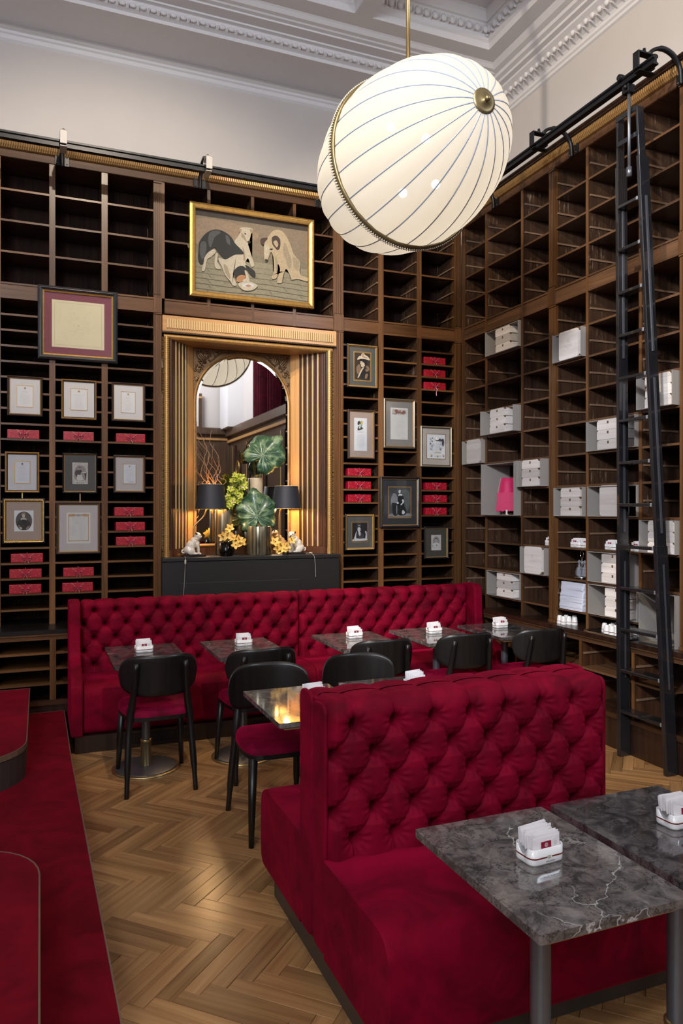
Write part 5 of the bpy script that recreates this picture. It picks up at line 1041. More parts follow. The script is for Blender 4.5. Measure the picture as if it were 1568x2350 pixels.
Mx = Matrix.Translation(PC) @ Matrix(((e1.x, e2.x, ax.x, 0), (e1.y, e2.y, ax.y, 0), (e1.z, e2.z, ax.z, 0), (0, 0, 0, 1)))
DB = plain('aged_brass', (.19, .145, .07), .38, .75)
for s in (1, -1):
    z0 = s * (PA - .012); MB().lathe([(.066, 0), (.065, s * .008), (.05, s * .014), (.014, s * .018), (.012, s * .026)], 32, (0, 0, z0), M=Mx).ball((0, 0, z0 + s * .034), .015, 12, M=Mx).build('end_cap', DB, pend, w=True, fix=True)
rr_ = PBr * 1.040; MB().lathe([(rr_ * .985, -.026), (rr_, -.026), (rr_ + .008, -.02), (rr_ + .008, .010), (rr_, .016), (rr_ * .985, .016), (rr_ * .985, -.026)], 96, M=Mx, caps=False).build('ring_band', DB, pend, w=True)
bd = MB(); n = 200
for k in range(n):
    ph = 2 * math.pi * k / n
    for dz_ in (-.008, -.020): bd.ball(((rr_ + .012) * math.cos(ph), (rr_ + .012) * math.sin(ph), dz_), .0062, 5, M=Mx)
bd.build('crystal_bead_chain', plain('crystal_beads', (.72, .66, .52), .12, .6, var=.4, nscale=200), pend, w=True, kind='stuff')
MB().tube([PC + Vector((0, 0, PBr * .98)), PC + Vector((0, 0, 2.24))], .0125, 12).build('rod', BRASS, pend, w=True)
BULB = plain('bulb_glow', (1, .93, .82), .5, emit=14)
for (u, v) in ((897, 292), (978, 318), (1000, 423), (925, 443)):
    k = Vector(ray(u, v)); p = Vector((0, 0, EYE)) + k * 4.35; MB().ball(tuple(p), .026, 14).build('bulb', BULB, pend, w=True)
for s in (-.3, .3): light('pendant_bulb', 'POINT', PC + ax * s, 1.25, (1, .90, .76), .12)

# ================================================================ LADDER RAIL AND BRACKETS
def rail_bracket(W, s, root):
    """arched iron arm from a plate on the frieze out to a yoke round the rail; (d, z) with d into the wall"""
    P3 = (lambda d, z, o=0: (s + o, 6.38 + d, z)) if W.w == 'back' else (lambda d, z, o=0: (3.86 + d, s + o, z))
    b = empty('rail_bracket', (0, 0, 0)); b.parent = root
    for o in (-.036, .036):
        m = MB(); W.mb(m, s + o - .018, s + o + .018, -.020, -.006, 4.452, 4.54); m.build('bracket_plate', IRON, b, w=True, bevel=.002)
    for o in (-.036, .036):
        for z in (4.468, 4.522): MB().ball(P3(-.022, z, o), .0055, 6).build('bolt', STEEL, b, w=True)
    pts = spline([P3(-.030, 4.440), P3(-.034, 4.50), P3(-.05, 4.56), P3(-.11, 4.615), P3(-.19, 4.632), P3(-.26, 4.610), P3(-.30, 4.575)], 4)
    MB().tube(pts, [.015] * 6 + [.017] * 12 + [.013] * (len(pts) - 18), 6).build('arm', IRON, b, w=True)
    m = MB()
    def plate(d0, z0, d1, z1): W.mb(m, s - .025, s + .025, min(d0, d1), max(d0, d1), min(z0, z1), max(z0, z1))
    plate(-.410, 4.458, -.400, 4.562); plate(-.410, 4.555, -.275, 4.565); plate(-.285, 4.47, -.275, 4.565); plate(-.400, 4.440, -.272, 4.448)
    m.build('yoke', plain('lit_yoke_iron', (.50, .46, .42), .5) if W.w == 'back' else IRON, b, w=True, bevel=.002)  # back wall yokes: light caught by the iron is put into a pale colour
    m = MB().ball(P3(-.34, 4.575), .014, 8).tube([P3(-.34, 4.563), P3(-.34, 4.598)], .010, 6); m.build('yoke_bolt', IRON, b, w=True)
def rail(W, s0, s1, label, brs):
    root = empty('ladder_rail', (s0, 6.04, 4.4) if W.w == 'back' else (3.52, s0, 4.4), label=label, cat='rail')
    m = MB(); D = -.345; W.prism(m, [(D - .022, 4.446), (D + .022, 4.446), (D + .022, 4.455), (D + .008, 4.461), (D + .008, 4.482), (D + .020, 4.488), (D + .020, 4.500), (D + .010, 4.507), (D - .010, 4.507), (D - .020, 4.500), (D - .020, 4.488), (D - .008, 4.482), (D - .008, 4.461), (D - .022, 4.455)], s0, s1)
    m.build('rail_bar', IRON, root, w=True)
    for s in brs: rail_bracket(W, s, root)
rail(WB, -1.14, 3.30, 'black iron ladder rail along the back wall cornice with brightly lit yoke plates', (-.94, .164, 1.268, 2.372))
rail(WR, 3.52, 6.0, 'black iron ladder rail along the right wall cornice, carrying the ladder', (3.62, 4.686, 5.76))

# ================================================================ LADDER
ld = empty('library_ladder', (3.72, 3.83, 0), label='tall black rolling library ladder hooked on the right wall rail', cat='ladder')
BL = plain('black_ladder_paint', (.012, .012, .014), .26, coat=.6, var=.3)
def lx(z): return 3.705 - (3.705 - 3.545) * z / 4.3     # leans out towards the rail at the top
def stile(Y0, Y1, z0, z1, wd, th, xo, name, inward):
    def yc(z): return Y0 + (Y1 - Y0) * z / 3.96
    m = MB(); vs = []
    for z in (z0, z1):
        x = lx(z) + xo; y = yc(z); vs += [(x, y - th / 2, z), (x + wd, y - th / 2, z), (x + wd, y + th / 2, z), (x, y + th / 2, z)]
    m.add(vs, [(0, 3, 2, 1), (4, 5, 6, 7), (0, 1, 5, 4), (1, 2, 6, 5), (2, 3, 7, 6), (3, 0, 4, 7)]); return m.build(name, BL, ld, w=True, bevel=.004, fix=True)
for (Y0, Y1) in ((4.040, 3.905), (3.625, 3.715)):
    stile(Y0, Y1, 0, 1.47, .092, .034, -.006, 'lower_stile', 1); stile(Y0, Y1, 1.43, 3.98, .082, .026, .0, 'stile', 1); stile(Y0, Y1, 3.9, 4.30, .058, .016, .006, 'upper_stile', 1)
    for z0, z1 in ((.55, 1.35), (1.55, 2.55), (2.72, 3.72)):
        m = MB(); vs = []
        for z in (z0, z1):
            y = Y0 + (Y1 - Y0) * z / 3.96; x = lx(z) + .036; vs += [(x, y - .0185, z), (x + .014, y - .0185, z), (x + .014, y + .0185, z), (x, y + .0185, z)]
        m.add(vs, [(0, 3, 2, 1), (4, 5, 6, 7), (0, 1, 5, 4), (1, 2, 6, 5), (2, 3, 7, 6), (3, 0, 4, 7)]); m.build('slot_strip', plain('slot_steel', (.10, .10, .11), .3, .5), ld, w=True, fix=True)
for k in range(13):
    z = .32 + .2825 * k; yA = 4.04 - .135 * z / 3.96 - .012; yB = 3.625 + .09 * z / 3.96 + .012; x = lx(z); dpt = .088 if k > 6 else .105
    boxo('tread', x - .004, x + dpt - .012, yB, yA, z - .011, z + .011, BL, ld, bevel=.004)
    boxo('tread_cap', x - .006, x + .016, yB + .001, yB + .016, z - .012, z + .012, plain('worn_metal', (.36, .38, .42), .25, .6), ld, bevel=.003)
for z in (4.285, 4.12): boxo('brace_bar', lx(z) + .002, lx(z) + .01, 3.72, 3.90, z - .015, z + .015, BL, ld)
MB().tube([(3.532, 3.765, 4.45), (3.54, 3.77, 3.90)], .0105, 10).tube([(3.54, 3.77, 3.92), (3.54, 3.77, 3.86)], .018, 10).build('hanger_rod', STEEL, ld, w=True)
MB().box(3.50, 3.555, 3.735, 3.795, 4.39, 4.444).ball((3.49, 3.75, 4.42), .016, 8).ball((3.565, 3.78, 4.42), .016, 8).build('rail_clamp', IRON, ld, w=True, bevel=.004)
MB().lathe([(.02, -.02), (.022, -.01), (.022, .01), (.02, .02)], 14, M=Matrix.Translation((3.50, 3.80, 4.505)) @ Matrix.Rotation(R(90), 4, 'Y')).tube([(3.50, 3.80, 4.505), (3.545, 3.79, 4.49)], .008, 6).build('roller', IRON, ld, w=True)

# ================================================================ GREY DISPLAY FRAMES AND PALE BOXES ON THE RIGHT WALL
CEL = {1: (5.945, 6.295), 2: (5.385, 5.905), 3: (5.008, 5.347), 4: (4.560, 4.908), 5: (4.020, 4.525), 6: (3.665, 3.985)}
BROWN = plain('brown_leather_corner', (.12, .07, .03), .5)
def fl_(i): return ZT[i] + .0073
FX_ = {(2,0): 3.829, (4,2): 3.814, (2,6): 3.777, (1,8): 3.817, (2,10): 3.785, (3,10): 3.778, (4,12): 3.826, (5,12): 3.840, (5,8): 3.827, (6,6): 3.80, (3,16): 3.816, (2,18): 3.845, (5,16): 3.84, (5,18): 3.845, (6,14): 3.823}
def display(cell, i0, i1, label, s0=None, s1=None):
    xf = FX_[(cell, i0)]
    a, b = CEL[cell]; a = s0 or a + .002; b = s1 or b - .002; z0, z1 = fl_(i1), ZT[i0] - .012
    g = empty('display_frame', (xf, (a + b) / 2, z0), label=label, cat='display frame', group='grey metal display frames in the bookcase'); t = .005
    boxo('frame_side', xf, 4.10, a, a + t, z0, z1, GREY, g); boxo('frame_side', xf, 4.10, b - t, b, z0, z1, GREY, g)
    boxo('frame_base', xf, 4.10, a + t, b - t, z0, z0 + t, GREY, g); boxo('frame_top', 3.84, 4.10, a + t, b - t, z1 - t, z1, GREY, g); return z0 + t
m = MB(); w_ = .115; c_ = .016; hB = .0715
prof = [(-w_, 0), (w_, 0), (w_, hB - c_), (w_ - c_, hB), (-w_ + c_, hB), (-w_, hB - c_)]
m.prism(prof, 0, .235, 'x'); BXM = m.mesh('body', BOXW)
CNM = [MB().prism([(s * w_, hB - c_), (s * (w_ - c_), hB), (s * w_, hB)][::s], x - .001, x + .012, 'x').mesh('corner', BROWN) for s in (-1, 1) for x in (.001, .222)]; CLM = MB().box(-.003, 0, -.007, .007, hB - .030, hB - .012).mesh('clasp', BROWN)
LIN = MB().box(-.0005, .236, -w_ - .0005, w_ + .0005, hB - .0285, hB - .0275).mesh('lid_line', plain('box_joint', (.40, .34, .29), .6))
def make_flat():
    g = empty('wooden_box'); inst('body', BXM, g, (0, 0, 0)); [inst('corner', c__, g, (0, 0, 0)) for c__ in CNM]; inst('clasp', CLM, g, (0, 0, 0)); inst('lid_line', LIN, g, (0, 0, 0)); return g
def make_up():
    g = empty('wooden_box'); w2 = .113
    MB().prism(rrect(-w2, w2, 0, .224, .022, 3), 0, .07, 'x').build('body', BOXW, g, bevel=.002)
    for s in (-1, 1):
        for z, q in ((.0, 1), (.224, -1)): MB().prism([(s * w2, z), (s * (w2 - .02), z), (s * w2, z + q * .02)], .012, .03, 'x').build('corner', BROWN, g, fix=True)
    
    cm_ = MB(); crest(cm_, (0, .145), .017, 0); o = cm_.build('crest', INKL, g); o.rotation_euler = (0, 0, R(-90)); o.location = (-.0008, 0, 0)
    text('SACHER', .024, INKL, g, (-.0006, 0, .105), (R(90), 0, R(-90))); text('WIEN', .010, INKL, g, (-.0006, 0, .083), (R(90), 0, R(-90))); return g
flat0 = make_flat(); up0 = make_up(); usedb = {'f': False, 'u': False}
for o in (flat0, up0): o['category'] = 'wooden box'
def put(kind, loc, rz, label):
    src = flat0 if kind == 'f' else up0
    if usedb[kind]: o = copy_tree(src)
    else: o = src; usedb[kind] = True
    o.location = loc; o.rotation_euler = (0, 0, R(rz)); o['label'] = label; o['group'] = 'pale wooden cake boxes in the grey frames'
# cell, levels, kind, y centre, how the place is described
DSP = [(2, 0, 2, 'f', 5.64, 'just under the belt rail near the corner'), (4, 2, 4, 'u', 4.725, 'high up right of the pilaster'), (2, 6, 8, 'f', 5.65, 'two rows above the fringed lamp'), (1, 8, 10, 'u', 6.11, 'beside the room corner, left above the fringed lamp'),
       (2, 10, 14, 'x', 0, 'holding the fringed pink lamp'), (3, 10, 12, 'f', 5.165, 'right of the fringed lamp'), (4, 12, 14, 'f', 4.72, 'right of the pilaster, level with the fringed lamp'), (5, 12, 14, 'u', 4.29, 'behind the ladder, level with the fringed lamp'),
       (5, 8, 10, 'f', 4.30, 'behind the ladder, upper left of it'), (6, 6, 8, 'f', 3.80, 'highest one right of the ladder'), (3, 16, 18, 'u', 5.185, 'low, left of the pilaster beside the glass cruet'), (2, 18, 20, 'f', 5.64, 'low, right behind the wing of the long banquette'),
       (5, 16, 18, 'f', 4.27, 'right of the glass cruet'), (5, 18, 20, 'f', 4.24, 'right of the folded napkins'), (6, 14, 16, 'f', 3.80, 'right of the ladder at eye height'), (6, 18, 21, 'n', 0, 'empty, low behind the ladder')]
for (c, i0, i1, kd, y, wh) in DSP:
    if i1 == 21: z0 = display(c, 18.0 and 18, 20, 'x') if 0 else None
    if i1 == 21:
        a, b = CEL[c]; g = empty('display_frame', (3.823, (a + b) / 2, ZLED), label='grey metal display frame, ' + wh, cat='display frame', group='grey metal display frames in the bookcase')
        boxo('frame_side', 3.823, 4.10, a + .002, a + .007, ZLED + .001, 1.14, GREY, g); boxo('frame_side', 3.823, 4.10, b - .007, b - .002, ZLED + .001, 1.14, GREY, g); boxo('frame_base', 3.823, 4.10, a + .007, b - .007, ZLED + .001, ZLED + .006, GREY, g); boxo('frame_top', 3.84, 4.10, a + .007, b - .007, 1.134, 1.14, GREY, g); boxo('frame_back', 4.095, 4.10, a + .007, b - .007, ZLED + .006, 1.134, GREY, g); continue
    z0 = display(c, i0, i1, 'grey metal display frame, ' + wh, s0=4.08 if (c == 5 and i0 == 16) else None)
    if kd == 'u': put('u', (FX_[(c, i0)] + .012, y, z0 + .0005), 0, 'upright pale box with crest, ' + wh.replace(' at the height of', ' level with'))
    if kd == 'f':
        for k in range(3): put('f', (FX_[(c, i0)] + .014 + random.uniform(-.002, .002), y + random.uniform(-.002, .002), z0 + .0005 + k * .0725), random.uniform(-.4, .4), '%s pale box of three, %s' % (('lowest', 'middle', 'topmost')[k], wh))
# fringed lamp
fl0 = empty('fringed_lamp', (3.95, 5.715, fl_(14) + .005), label='small brass table lamp with a hot pink fringed shade in the grey frame', cat='lamp')
PINK = plain('hot_pink_silk', (.55, .0, .09), .6, sheen=.6, var=.25, nscale=60)
MB().lathe([(.050, 0), (.050, .010), (.038, .014), (.012, .022), (.010, .05), (.007, .055), (.006, .18)], 24).build('base', BRASS, fl0)
m = MB(); n = 80; P1 = []
for j, (r_, z) in enumerate(((.060, .335), (.063, .332), (.074, .28), (.086, .215), (.091, .18))):
    for k in range(n): a = 2*math.pi*k/n; q = r_ * (1 + .02 * (k % 2)); P1.append((q*math.cos(a), q*math.sin(a), z))
m.add(P1, [(j*n+k, j*n+(k+1) % n, (j+1)*n+(k+1) % n, (j+1)*n+k) for j in range(4) for k in range(n)], 0, True); m.add(P1[:n], [tuple(range(n))]); m.build('shade', PINK, fl0)
m = MB(); rn = random.Random(2)
for k in range(150): a = 2*math.pi*k/150; r_ = .090 + rn.uniform(-.002, .002); m.tube([(r_*math.cos(a), r_*math.sin(a), .20), ((r_ + .006)*math.cos(a + .02), (r_ + .006)*math.sin(a + .02), .11), ((r_ + .008)*math.cos(a), (r_ + .008)*math.sin(a), .035 + rn.uniform(-.006, .006))], [.0028, .003, .0045], 4)
m.build('fringe', PINK, fl0, kind='stuff')
boxo('tag_card', 3.86, 3.861, 5.59, 5.615, fl_(14) + .0055, fl_(14) + .05, CARD, None, label='tiny white card standing at the foot of the fringed pink lamp', cat='card')
# caddies stored on the shelf
for (y, nm) in ((5.045, 'caddy alone on the shelf left of the pilaster'), (4.725, 'left caddy on the shelf above the glass cruet'), (4.605, 'right caddy on the shelf above the glass cruet'), (4.34, 'caddy on the shelf just left of the ladder'), (4.08, 'caddy seen between the ladder rails')):
    o = copy_tree(cad0, label='white porcelain sugar ' + nm); o.location = (3.925, y, fl_(16)); o.rotation_euler = (0, 0, R(-88))
    for k in range(4):
        q = bpy.data.objects.new('sugar_packet', PKF if k == 0 else PKW); C.objects.link(q); q.location = (3.925 - .026 + .017 * k, y, fl_(16) + (.0245 if k == 0 else .032)); q.rotation_euler = (0, 0, R(-88)); q.scale = (1, 1.6, 1)
        tag(q, ('red and white front packet, ' if k == 0 else 'white paper packets behind the front one, ') + nm, 'sugar packet', PKG)
# cruet
cr = empty('cruet_stand', (3.94, 4.70, fl_(18)), label='silver cruet stand with two cut glass bottles and a ring handle', cat='cruet')
cs = MB().lathe([(.062, .008), (.064, .012), (.058, .016), (.02, .018), (.004, .020), (.0035, .165)], 24)
for k in range(4): a = R(45 + 90 * k); cs.ball((.052 * math.cos(a), .052 * math.sin(a), .006), .007, 8)
cs.tube([(0, .018 * math.cos(t * .35), .190 + .028 * math.sin(t * .35)) for t in range(19)], .0035, 6); cs.build('stand', SILVER, cr)
m = MB(); 
for s in (-1, 1): m.tube([(.027 * math.cos(t * .4), s * .031 + .027 * math.sin(t * .4), .075) for t in range(17)], .002, 5)
m.build('bottle_ring', SILVER, cr)
GLS = bpy.data.materials.new('cut_glass'); GLS.use_nodes = True; b_ = GLS.node_tree.nodes['Principled BSDF']; b_.inputs['Base Color'].default_value = (.85, .9, 1, 1); b_.inputs['Transmission Weight'].default_value = .75; b_.inputs['Roughness'].default_value = .08
for s in (-1, 1):
    g2 = empty('glass_bottle', (3.94, 4.70 + s * .031, fl_(18) + .019), label='cut glass cruet bottle %s the silver handle' % ('right of' if s < 0 else 'left of'), cat='bottle')
    MB().lathe([(.022, 0), (.025, .004), (.025, .05), (.021, .062), (.009, .075), (.008, .09), (.012, .094)], 10, smooth=False).build('body', GLS, g2)
    MB().lathe([(.006, .090), (.008, .096), (.014, .108), (.012, .118), (.003, .126)], 8, smooth=False).build('stopper', GLS, g2)
# napkins
NAP = plain('waffle_napkin', (.66, .68, .78), .9, var=.12, nscale=180, bump=.8)
for k in range(20):
    o = MB().prism(rrect(-.135, .135, -.105, .105, .012, 3), 0, .0105, 'z').build('folded_napkin', NAP, None, bevel=.004); z = fl_(20) + k * .0108
    o.location = (3.955 + random.uniform(-.003, .003), 4.737 - k * .0016 + random.uniform(-.002, .002), z); o.rotation_euler = (0, 0, R(90 + random.uniform(-1.2, 1.2)))
    tag(o, 'pale blue-white waffle napkin, folded, in the napkin stack on the right wall shelf', 'napkin', 'folded napkins in the bookcase')
# cups
def make_cup():
    g = empty('cup'); g['category'] = 'cup'
    MB().lathe([(.0235, 0), (.0238, .004), (.023, .024), (.0215, .030), (.0205, .045), (.018, .058), (.0145, .064), (.012, .0655), (0, .066)], 18, caps=False).build('body', WHITE, g)
    MB().lathe([(.0240, .019), (.0238, .0225)], 18, caps=False).build('stripe', STRIPE, g); return g
cup = make_cup(); fc = True
for (x, y) in ((3.865, 4.875), (3.855, 4.815), (3.895, 4.80), (3.915, 4.755), (3.92, 4.865), (3.965, 4.82)):
    o = cup if fc else copy_tree(cup); fc = False; o.location = (x, y, ZLED + .0008); o['label'] = 'upturned white striped cup, one of the small cluster left on the ledge under the napkins'; o['group'] = 'upturned cups left cluster'
tray = empty('cup_tray', (3.94, 4.27, ZLED), label='black tray with a bright rim under the larger cluster of cups', cat='tray')
boxo('tray_base', 3.80, 4.08, 4.04, 4.51, ZLED + .0005, ZLED + .005, EBONY, tray); m = MB(); m.box(3.797, 3.80, 4.04, 4.51, ZLED + .001, ZLED + .012).box(3.797, 4.08, 4.508, 4.511, ZLED + .001, ZLED + .012).build('rim', SILVER, tray, w=True)
for i in range(4):
    for j in range(6):
        if (i, j) in ((0, 5), (3, 0)): continue
        o = copy_tree(cup); o.location = (3.835 + i * .056 + random.uniform(-.004, .004), 4.08 + j * .058 + (i % 2) * .02 + random.uniform(-.004, .004), ZLED + .0055); o['label'] = 'upturned white striped cup on the black tray beside the ladder'; o['group'] = 'upturned cups on the tray'

# ================================================================ ON THE FIREPLACE SHELF
ZS = 1.3002
CER = plain('glazed_cream_ceramic', (.70, .62, .52), .16, coat=.6, var=.12, nscale=12); CHAR = plain('charcoal_glaze', (.02, .016, .015), .2, coat=.5)
def make_pug(headturn, mir, label, x, y):
    g = empty('pug_figurine', (x, y, ZS), label=label, cat='figurine', group='ceramic pugs on the fireplace shelf')
    MB().prism(rrect(-.105, .100, -.055, .055, .05, 6), 0, .016, 'z').build('plinth', CHAR, g, bevel=.003)
    S = mir; m = MB()   # one body, blended by a voxel remesh; sits side-on, facing +x*S
    def b(c, r): m.ball((c[0] * S, c[1], c[2] + .016), r, 14)
    b((-.048, 0, .042), (.042, .044, .040)); b((-.028, 0, .075), (.042, .039, .048)); b((-.004, 0, .105), (.036, .035, .044)); b((.016, 0, .125), (.030, .031, .036)); b((.022, 0, .095), (.028, .032, .038))
    for s in (-1, 1):
        b((-.030, s * .032, .030), (.036, .018, .032)); b((.002, s * .036, .010), (.030, .012, .010))
        m.tube([(.024 * S, s * .020, .110), (.034 * S, s * .022, .065), (.036 * S, s * .021, .026)], [.016, .0115, .0095], 10); b((.044, s * .021, .008), (.017, .011, .009))
    hx = .030 + .0 * headturn; b((hx, -.004, .162), (.031, .031, .029)); b((hx + .012, -.010, .152), (.024, .024, .020)); b((hx + .020 - .010 * headturn, -.018 * headturn - .006, .149), (.014, .014, .012))
    for t in range(8): a = t * .75; b((-.088 + .016 * math.cos(a + 2.6), .004 + t * .001, .030 + .015 * math.sin(a + 2.6)), (.0085, .008, .0085))
    o = m.build('body', CER, g); r = o.modifiers.new('blend', 'REMESH'); r.mode = 'VOXEL'; r.voxel_size = .0042; r.use_smooth_shade = True; s_ = o.modifiers.new('soft', 'SMOOTH'); s_.iterations = 4
    f = Vector((hx + .020 - .010 * headturn, -.018 * headturn - .006, .149 + .016)); dr = Vector((1 - .45 * headturn, -.75 * headturn - .15, 0)).normalized(); sd = Vector((dr.y, -dr.x, 0))
    m = MB(); c = f + dr * .009; m.ball((c.x * S, c.y, c.z - .001), (.0105, .0115, .0105), 12); m.build('muzzle', CHAR, g)
    m = MB()
    for s in (-1, 1): c = Vector((hx, -.004, .165 + .016)) + dr * .026 + sd * s * .014; m.ball((c.x * S, c.y, c.z), .0050, 8)
    m.build('eye', CHAR, g)
    for s in (-1, 1):
        c = Vector((hx - .006, -.004, .186 + .012)) + sd * s * .024 - dr * .004; m = MB(); m.ball((c.x * S, c.y, c.z), (.011, .008, .0095), 8); m.ball(((c.x + dr.x * .006) * S, c.y + dr.y * .006, c.z - .007), (.008, .006, .008), 8); m.build('ear', CHAR, g)
    MB().tube([(.022 * S + .030 * math.cos(t * .45), -.002 + .029 * math.sin(t * .45), .147 - .006 * math.cos(t * .45) * S) for t in range(15)], .0035, 5).build('collar', GILT, g); return g
make_pug(.15, 1, 'cream ceramic pug with dark ears sitting sideways, under the left black lamp', 1.222, 6.375)
make_pug(.95, -1, 'cream ceramic pug turning its dark face to us, under the right black lamp', 2.128, 6.375)
SHD = plain('black_lamp_shade', (.018, .019, .026), .6, var=.05)
def table_lamp(x, y, zb, zt, rb, rt, stem, label):
    g = empty('table_lamp', (x, y, ZS), label=label, cat='lamp', group='black shaded table lamps')
    MB().lathe([(rb, zb), (rt, zt)], 40, (x, y, 0), caps=False).build('shade', SHD, g, w=True); MB().lathe([(rb - .003, zb + .001), (rt - .003, zt - .001)], 40, (x, y, 0), caps=False).build('shade_lining', plain('gold_lining', (.75, .52, .22), .4, .2), g, w=True)
    m = MB().tube([(x + rt * math.cos(t * .35), y + rt * math.sin(t * .35), zt) for t in range(19)], .002, 5).tube([(x + rb * math.cos(t * .35), y + rb * math.sin(t * .35), zb) for t in range(19)], .002, 5); m.build('shade_rim', plain('gold_lining', (.75, .52, .22), .4, .2), g, w=True)
    MB().tube(spline(stem, 6), .0065, 8).lathe([(.042, ZS), (.042, ZS + .008), (.012, ZS + .014)], 20, (stem[0][0], stem[0][1], 0)).build('stem', BRASS, g, w=True)
    MB().ball((x, y, (zb + zt) / 2), .028, 12).build('bulb', plain('warm_bulb', (1, .78, .45), .5, emit=14), g, w=True)
    light('table_lamp_bulb', 'POINT', (x, y, zb + .05), 7, (1, .66, .32), .03)
table_lamp(1.385, 6.455, 1.706, 1.922, .137, .105, [(1.235, 6.48, ZS), (1.235, 6.48, 1.50), (1.245, 6.48, 1.56), (1.32, 6.47, 1.64), (1.345, 6.46, 1.70), (1.385, 6.455, 1.78)], 'table lamp with black drum shade and curved brass arm, left on the fireplace shelf')
table_lamp(2.075, 6.455, 1.712, 1.915, .137, .105, [(2.02, 6.50, ZS), (2.02, 6.50, 1.64), (2.03, 6.49, 1.70), (2.075, 6.455, 1.78)], 'table lamp with black drum shade, right on the fireplace shelf')
def brushed_mat(name, c1, c2):
    m, nt, b = _new(name); L = nt.links.new; tc = N(nt, 'ShaderNodeTexCoord'); mp = N(nt, 'ShaderNodeMapping'); mp.inputs['Scale'].default_value = (38, 38, .8); L(tc.outputs['Object'], mp.inputs['Vector']); n1 = N(nt, 'ShaderNodeTexNoise', Scale=1.0, Detail=3.0); L(mp.outputs[0], n1.inputs['Vector'])
    rp = N(nt, 'ShaderNodeValToRGB'); rp.color_ramp.elements[0].position = .38; rp.color_ramp.elements[1].position = .64; rp.color_ramp.elements[0].color = (*c1, 1); rp.color_ramp.elements[1].color = (*c2, 1); L(n1.outputs['Fac'], rp.inputs[0]); L(rp.outputs[0], b.inputs['Base Color']); b.inputs['Metallic'].default_value = .8; b.inputs['Roughness'].default_value = .25; return m
BRV = brushed_mat('streaked_metal_glaze', (.06, .05, .03), (.42, .38, .27))
def vase(x, y, r, h, mat, label, name='vase'):
    g = empty(name, (x, y, ZS), label=label, cat='vase'); MB().lathe([(r * .94, 0), (r, .012), (r, h - .004), (r * .985, h), (r * .93, h - .002), (r * .92, h * .4), (0, h * .4)], 40, caps=False).build('body', mat, g); return g
vase(1.512, 6.52, .079, .40, BRV, 'tall streaked metallic cylinder vase behind the small glass of yellow orchids'); vase(1.808, 6.41, .112, .255, BRV, 'wide streaked metallic cylinder vase in the middle of the fireplace shelf')
vase(1.83, 6.585, .058, .69, plain('sand_ceramic', (.50, .40, .27), .5), 'tall sand coloured cylinder vase behind the big leaves')
g = empty('glass_vase', (1.492, 6.335, ZS), label='small smoky glass vase holding yellow orchids, left of the wide metal vase', cat='vase')
MB().lathe([(.050, 0), (.055, .006), (.057, .125), (.053, .125), (.051, .012), (0, .010)], 28, caps=False).build('body', glass_pane('smoky_glass', 1.5, (.35, .34, .33)), g); MB().lathe([(.049, .002), (.050, .065), (0, .065)], 24, caps=False).build('water', plain('dark_water', (.05, .055, .05), .1), g)
g = empty('glass_vase', (2.02, 6.31, ZS), label='tiny clear glass holding yellow orchids, left of the right pug', cat='vase')
MB().lathe([(.026, 0), (.028, .004), (.029, .05), (.027, .05), (.026, .008), (0, .006)], 20, caps=False).build('body', glass_pane('clear_glass', 1.5, (.92, .94, .92)), g)
def petal(m, ang, L_, W_, mi=0, lift=.35, base=0):
    n = 7; vs = []; 
    for i in range(n + 1):
        t = i / n; w2 = W_ * math.sin(math.pi * min(1, (t * .92 + .06))) ** .8 / 2; y = base + L_ * t; z = lift * L_ * t * t - .12 * L_ * t
        for s in (-1, 0, 1): vs.append((s * w2, y, z - (.06 * L_ if s == 0 else 0)))
    fs = [(i*3+j, i*3+j+1, (i+1)*3+j+1, (i+1)*3+j) for i in range(n) for j in range(2)]; M = Matrix.Rotation(ang, 4, 'Z'); m.add(vs, fs, mi, True, M)
def blossom(name, c, clip, r):
    m = MB()
    for k, a in enumerate((0, 72, 144, 216, 288)): petal(m, R(a), r, r * .62)
    petal(m, R(180), r * .5, r * .42, 1, 1.4); m.ball((0, 0, r * .12), (r * .10, r * .14, r * .12), 8, 2); return m.mesh(name, [c, clip, plain('wine_lip', (.22, .02, .03), .5)])
YEL = plain('yellow_petal', (.80, .52, .12), .55, var=.18); GRN = plain('lime_petal', (.50, .55, .06), .55, var=.25); LIPY = plain('cream_lip', (.72, .52, .40), .5)
BY = blossom('blossom', YEL, YEL, .044); BG = blossom('blossom', GRN, LIPY, .034)
def facing(v, roll=0): return (Vector(v).to_track_quat('Z', 'Y').to_matrix().to_4x4() @ Matrix.Rotation(roll, 4, 'Z')).to_euler()
def spray(label, root, mesh, pts, stem, seed, tgt=(-.25, -1, .15), stemmat=None, sc_=1.0, jit=.5):
    g = empty('orchid_spray', root, label=label, cat='flower'); rn = random.Random(seed); sm_ = MB()
    for p in pts:
        v = Vector(tgt) + Vector((rn.uniform(-jit, jit), rn.uniform(-.1, .1), rn.uniform(-jit, jit))); s = sc_ * rn.uniform(.85, 1.15)
        inst('blossom', mesh, g, Vector(p) - Vector(root), facing(v, rn.uniform(0, 6)), (s, s, s)); sm_.tube(spline([root, (Vector(root) + Vector(p)) / 2 + Vector((0, .01, .015)), Vector(p) + Vector((0, .012, 0))], 3), .002, 5)
    sm_.build('stem', plain('green_stem', (.16, .22, .05), .6), g, w=True); return g
def pz(u, v, Y): return atY(u, v, Y)
rn = random.Random(9)
spray('loose yellow cymbidium orchid heads in the small smoky glass vase', (1.492, 6.335, ZS + .02), BY, [pz(512, 1232, 6.30), pz(534, 1233, 6.29), pz(549, 1238, 6.29), pz(528, 1212, 6.31), pz(541, 1250, 6.27), pz(556, 1243, 6.30), pz(521, 1228, 6.28)], None, 3)
